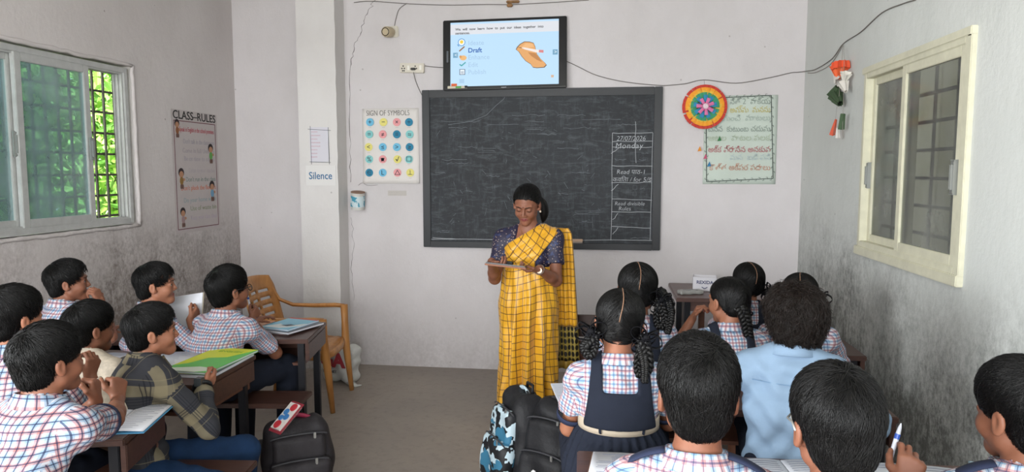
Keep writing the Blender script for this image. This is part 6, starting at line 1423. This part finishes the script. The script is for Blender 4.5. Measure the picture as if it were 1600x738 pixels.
J3 = person(dict(GK, head=(1137, 470, 3.6), seed=13, rel=42, brel=15, pitch=-4, hs=1.07, bs=.89, seat=.40, lean=.10, label='person with one plait and a raised hand at the cheek, right of centre', 
  L=dict(w=tuple(at(1082, 498, D=3.77)), pole=dirv(-.5, -.2, -1), d=dirv(.3, -.15, .8), n=dirv(.9, -.2, .0), t=dirv(0, -.5, .6), curl=(.9, .9, .6), thumb=.3), finehands='L'))
braid(J3, [(-.02, -.10, -.02), (-.01, -.125, -.07), (.01, -.12, -.14), (.02, -.12, -.20), (.02, -.12, -.26)], r=.024, turns=5); bow(J3, (-.0, -.12, -.05), .03)
J4 = person(dict(GK, head=(1168, 441, 4.4), seed=14, rel=22, brel=5, hs=1.1, bs=.86, seat=.34, lean=.0, h=.010, label='person with black ribbons in the row nearest the white box'))
parting(J4); looped(J4, 1); braid(J4, [(-.06, -.09, -.02), (-.05, -.12, -.09), (-.04, -.12, -.2)], r=.02)
J5 = person(dict(GK, head=(1250, 463, 3.68), seed=15, rel=-4, brel=0, hs=1.08, bs=.9, seat=.40, lean=.04, label='person in a check shirt hidden behind the wavy-haired child, a black bow sticking out'))
parting(J5); looped(J5, -1); bow(J5, (.095, -.05, .01), .05, ang=.2)
J6 = person(dict(head=(1238, 494, 2.72), seed=16, rel=30, brel=4, pitch=0, hs=1.04, bs=.98, seat=.425, lean=.0, hair='wavy', brownhair=True, ns=7000, sl=.075, swd=.0014, lift=.24, jit=.6, shirt=m_bluesh, shirtname='blue_shirt', sleeve='long', inf=.018, loose=True, hem=-.05, collarmat=m_bluesh, fine=.003, label='person in a pale blue long-sleeved shirt with wavy hair, back to the camera', ch=.006, wrk=1.3, sw=.165, legs=m_dark,
  L=dict(w=(.40, 2.98, .70), pole=dirv(-1, -.4, -.7), t=dirv(1, 0, 0)), R=dict(w=(.9, 3.0, .70), pole=dirv(.8, -.3, -.6), t=dirv(-1, 0, 0))))
def seam(I, z, x0, x1, inf, name, m, side=-1):
    pts = []
    for x in np.linspace(x0, x1, 25):
        st = np.linspace(.25, 0, 120); P = I['NB']+I['lat']*x+I['up']*z+side*I['fw']*st[:, None]; d = I['torso'](P.astype(np.float32), inf); k = int(np.argmax(d < 0)); pts.append(P[k])
    return MB().tube(pts, .0014, 5).build(name, m, I['shirt'], smooth=True)
seam(J6, -.085, -.13, .13, .0225, 'back_seam', mat('seam blue', '6f8fae', .8))
J7 = person(dict(head=(1090, 616, 1.62), seed=17, rel=6, brel=0, pitch=-3, hs=1.05, bs=.92, seat=.46, lean=.04, ns=9000, swd=.0010, sl=.055, lift=.07, fine=.0028, hairh=.0035, yoke=True, ch=.006, label='person with a broad check collar, nearest the camera at bottom centre', skin=1, shirt=m_pl_a, vol=.006, sw=.165, whorl=(.03, -.065, .10), comb=(.35, .1, -.25), neck=(0, .0, -.01)))
J8 = person(dict(head=(1305, 668, 1.45), seed=18, rel=22, brel=6, pitch=-6, hs=1.0, bs=.90, seat=.45, lean=.04, ns=9000, swd=.0010, sl=.06, lift=.07, fine=.0028, hairh=.0035, ch=.006, label='person in glasses raising a white pen at the bottom right', skin=1, shirt=m_pl_b, vol=.004, whorl=(.0, -.05, .11), comb=(-.1, .1, -.3), byaw=-12,
  R=dict(w=tuple(at(1415, 765, D=1.72)), pole=dirv(.8, -.5, -.9), d=dirv(.25, .25, .8), n=dirv(.3, .9, .2), t=dirv(-.8, .2, .4), curl=((.55, .9, .6), (.8, 1.0, .6), (1.0, 1.2, .7), (1.1, 1.2, .8)), thumb=.6, hs=1.05), finehands='R'))
glasses(J8, mat('thin pale glasses frame', 'a9a8a2', .35, .5, .5))
q = gp(J8, 'R'); pen('white marker pen with a blue ring in the hand at bottom right', q+np.array((.0, .0, .012)), (.3, .15, 1), .10)
J9 = person(dict(head=(1598, 648, 1.60), seed=19, rel=50, brel=22, pitch=-4, hs=1.0, bs=.92, seat=.45, lean=.06, ns=9000, swd=.0010, sl=.055, lift=.06, fine=.0028, hairh=.0035, yoke=True, ch=.006, label='person in a check shirt cut by the right edge of the photo', skin=1, shirt=m_pl_a, vol=.003, comb=(.1, .4, -.2)))
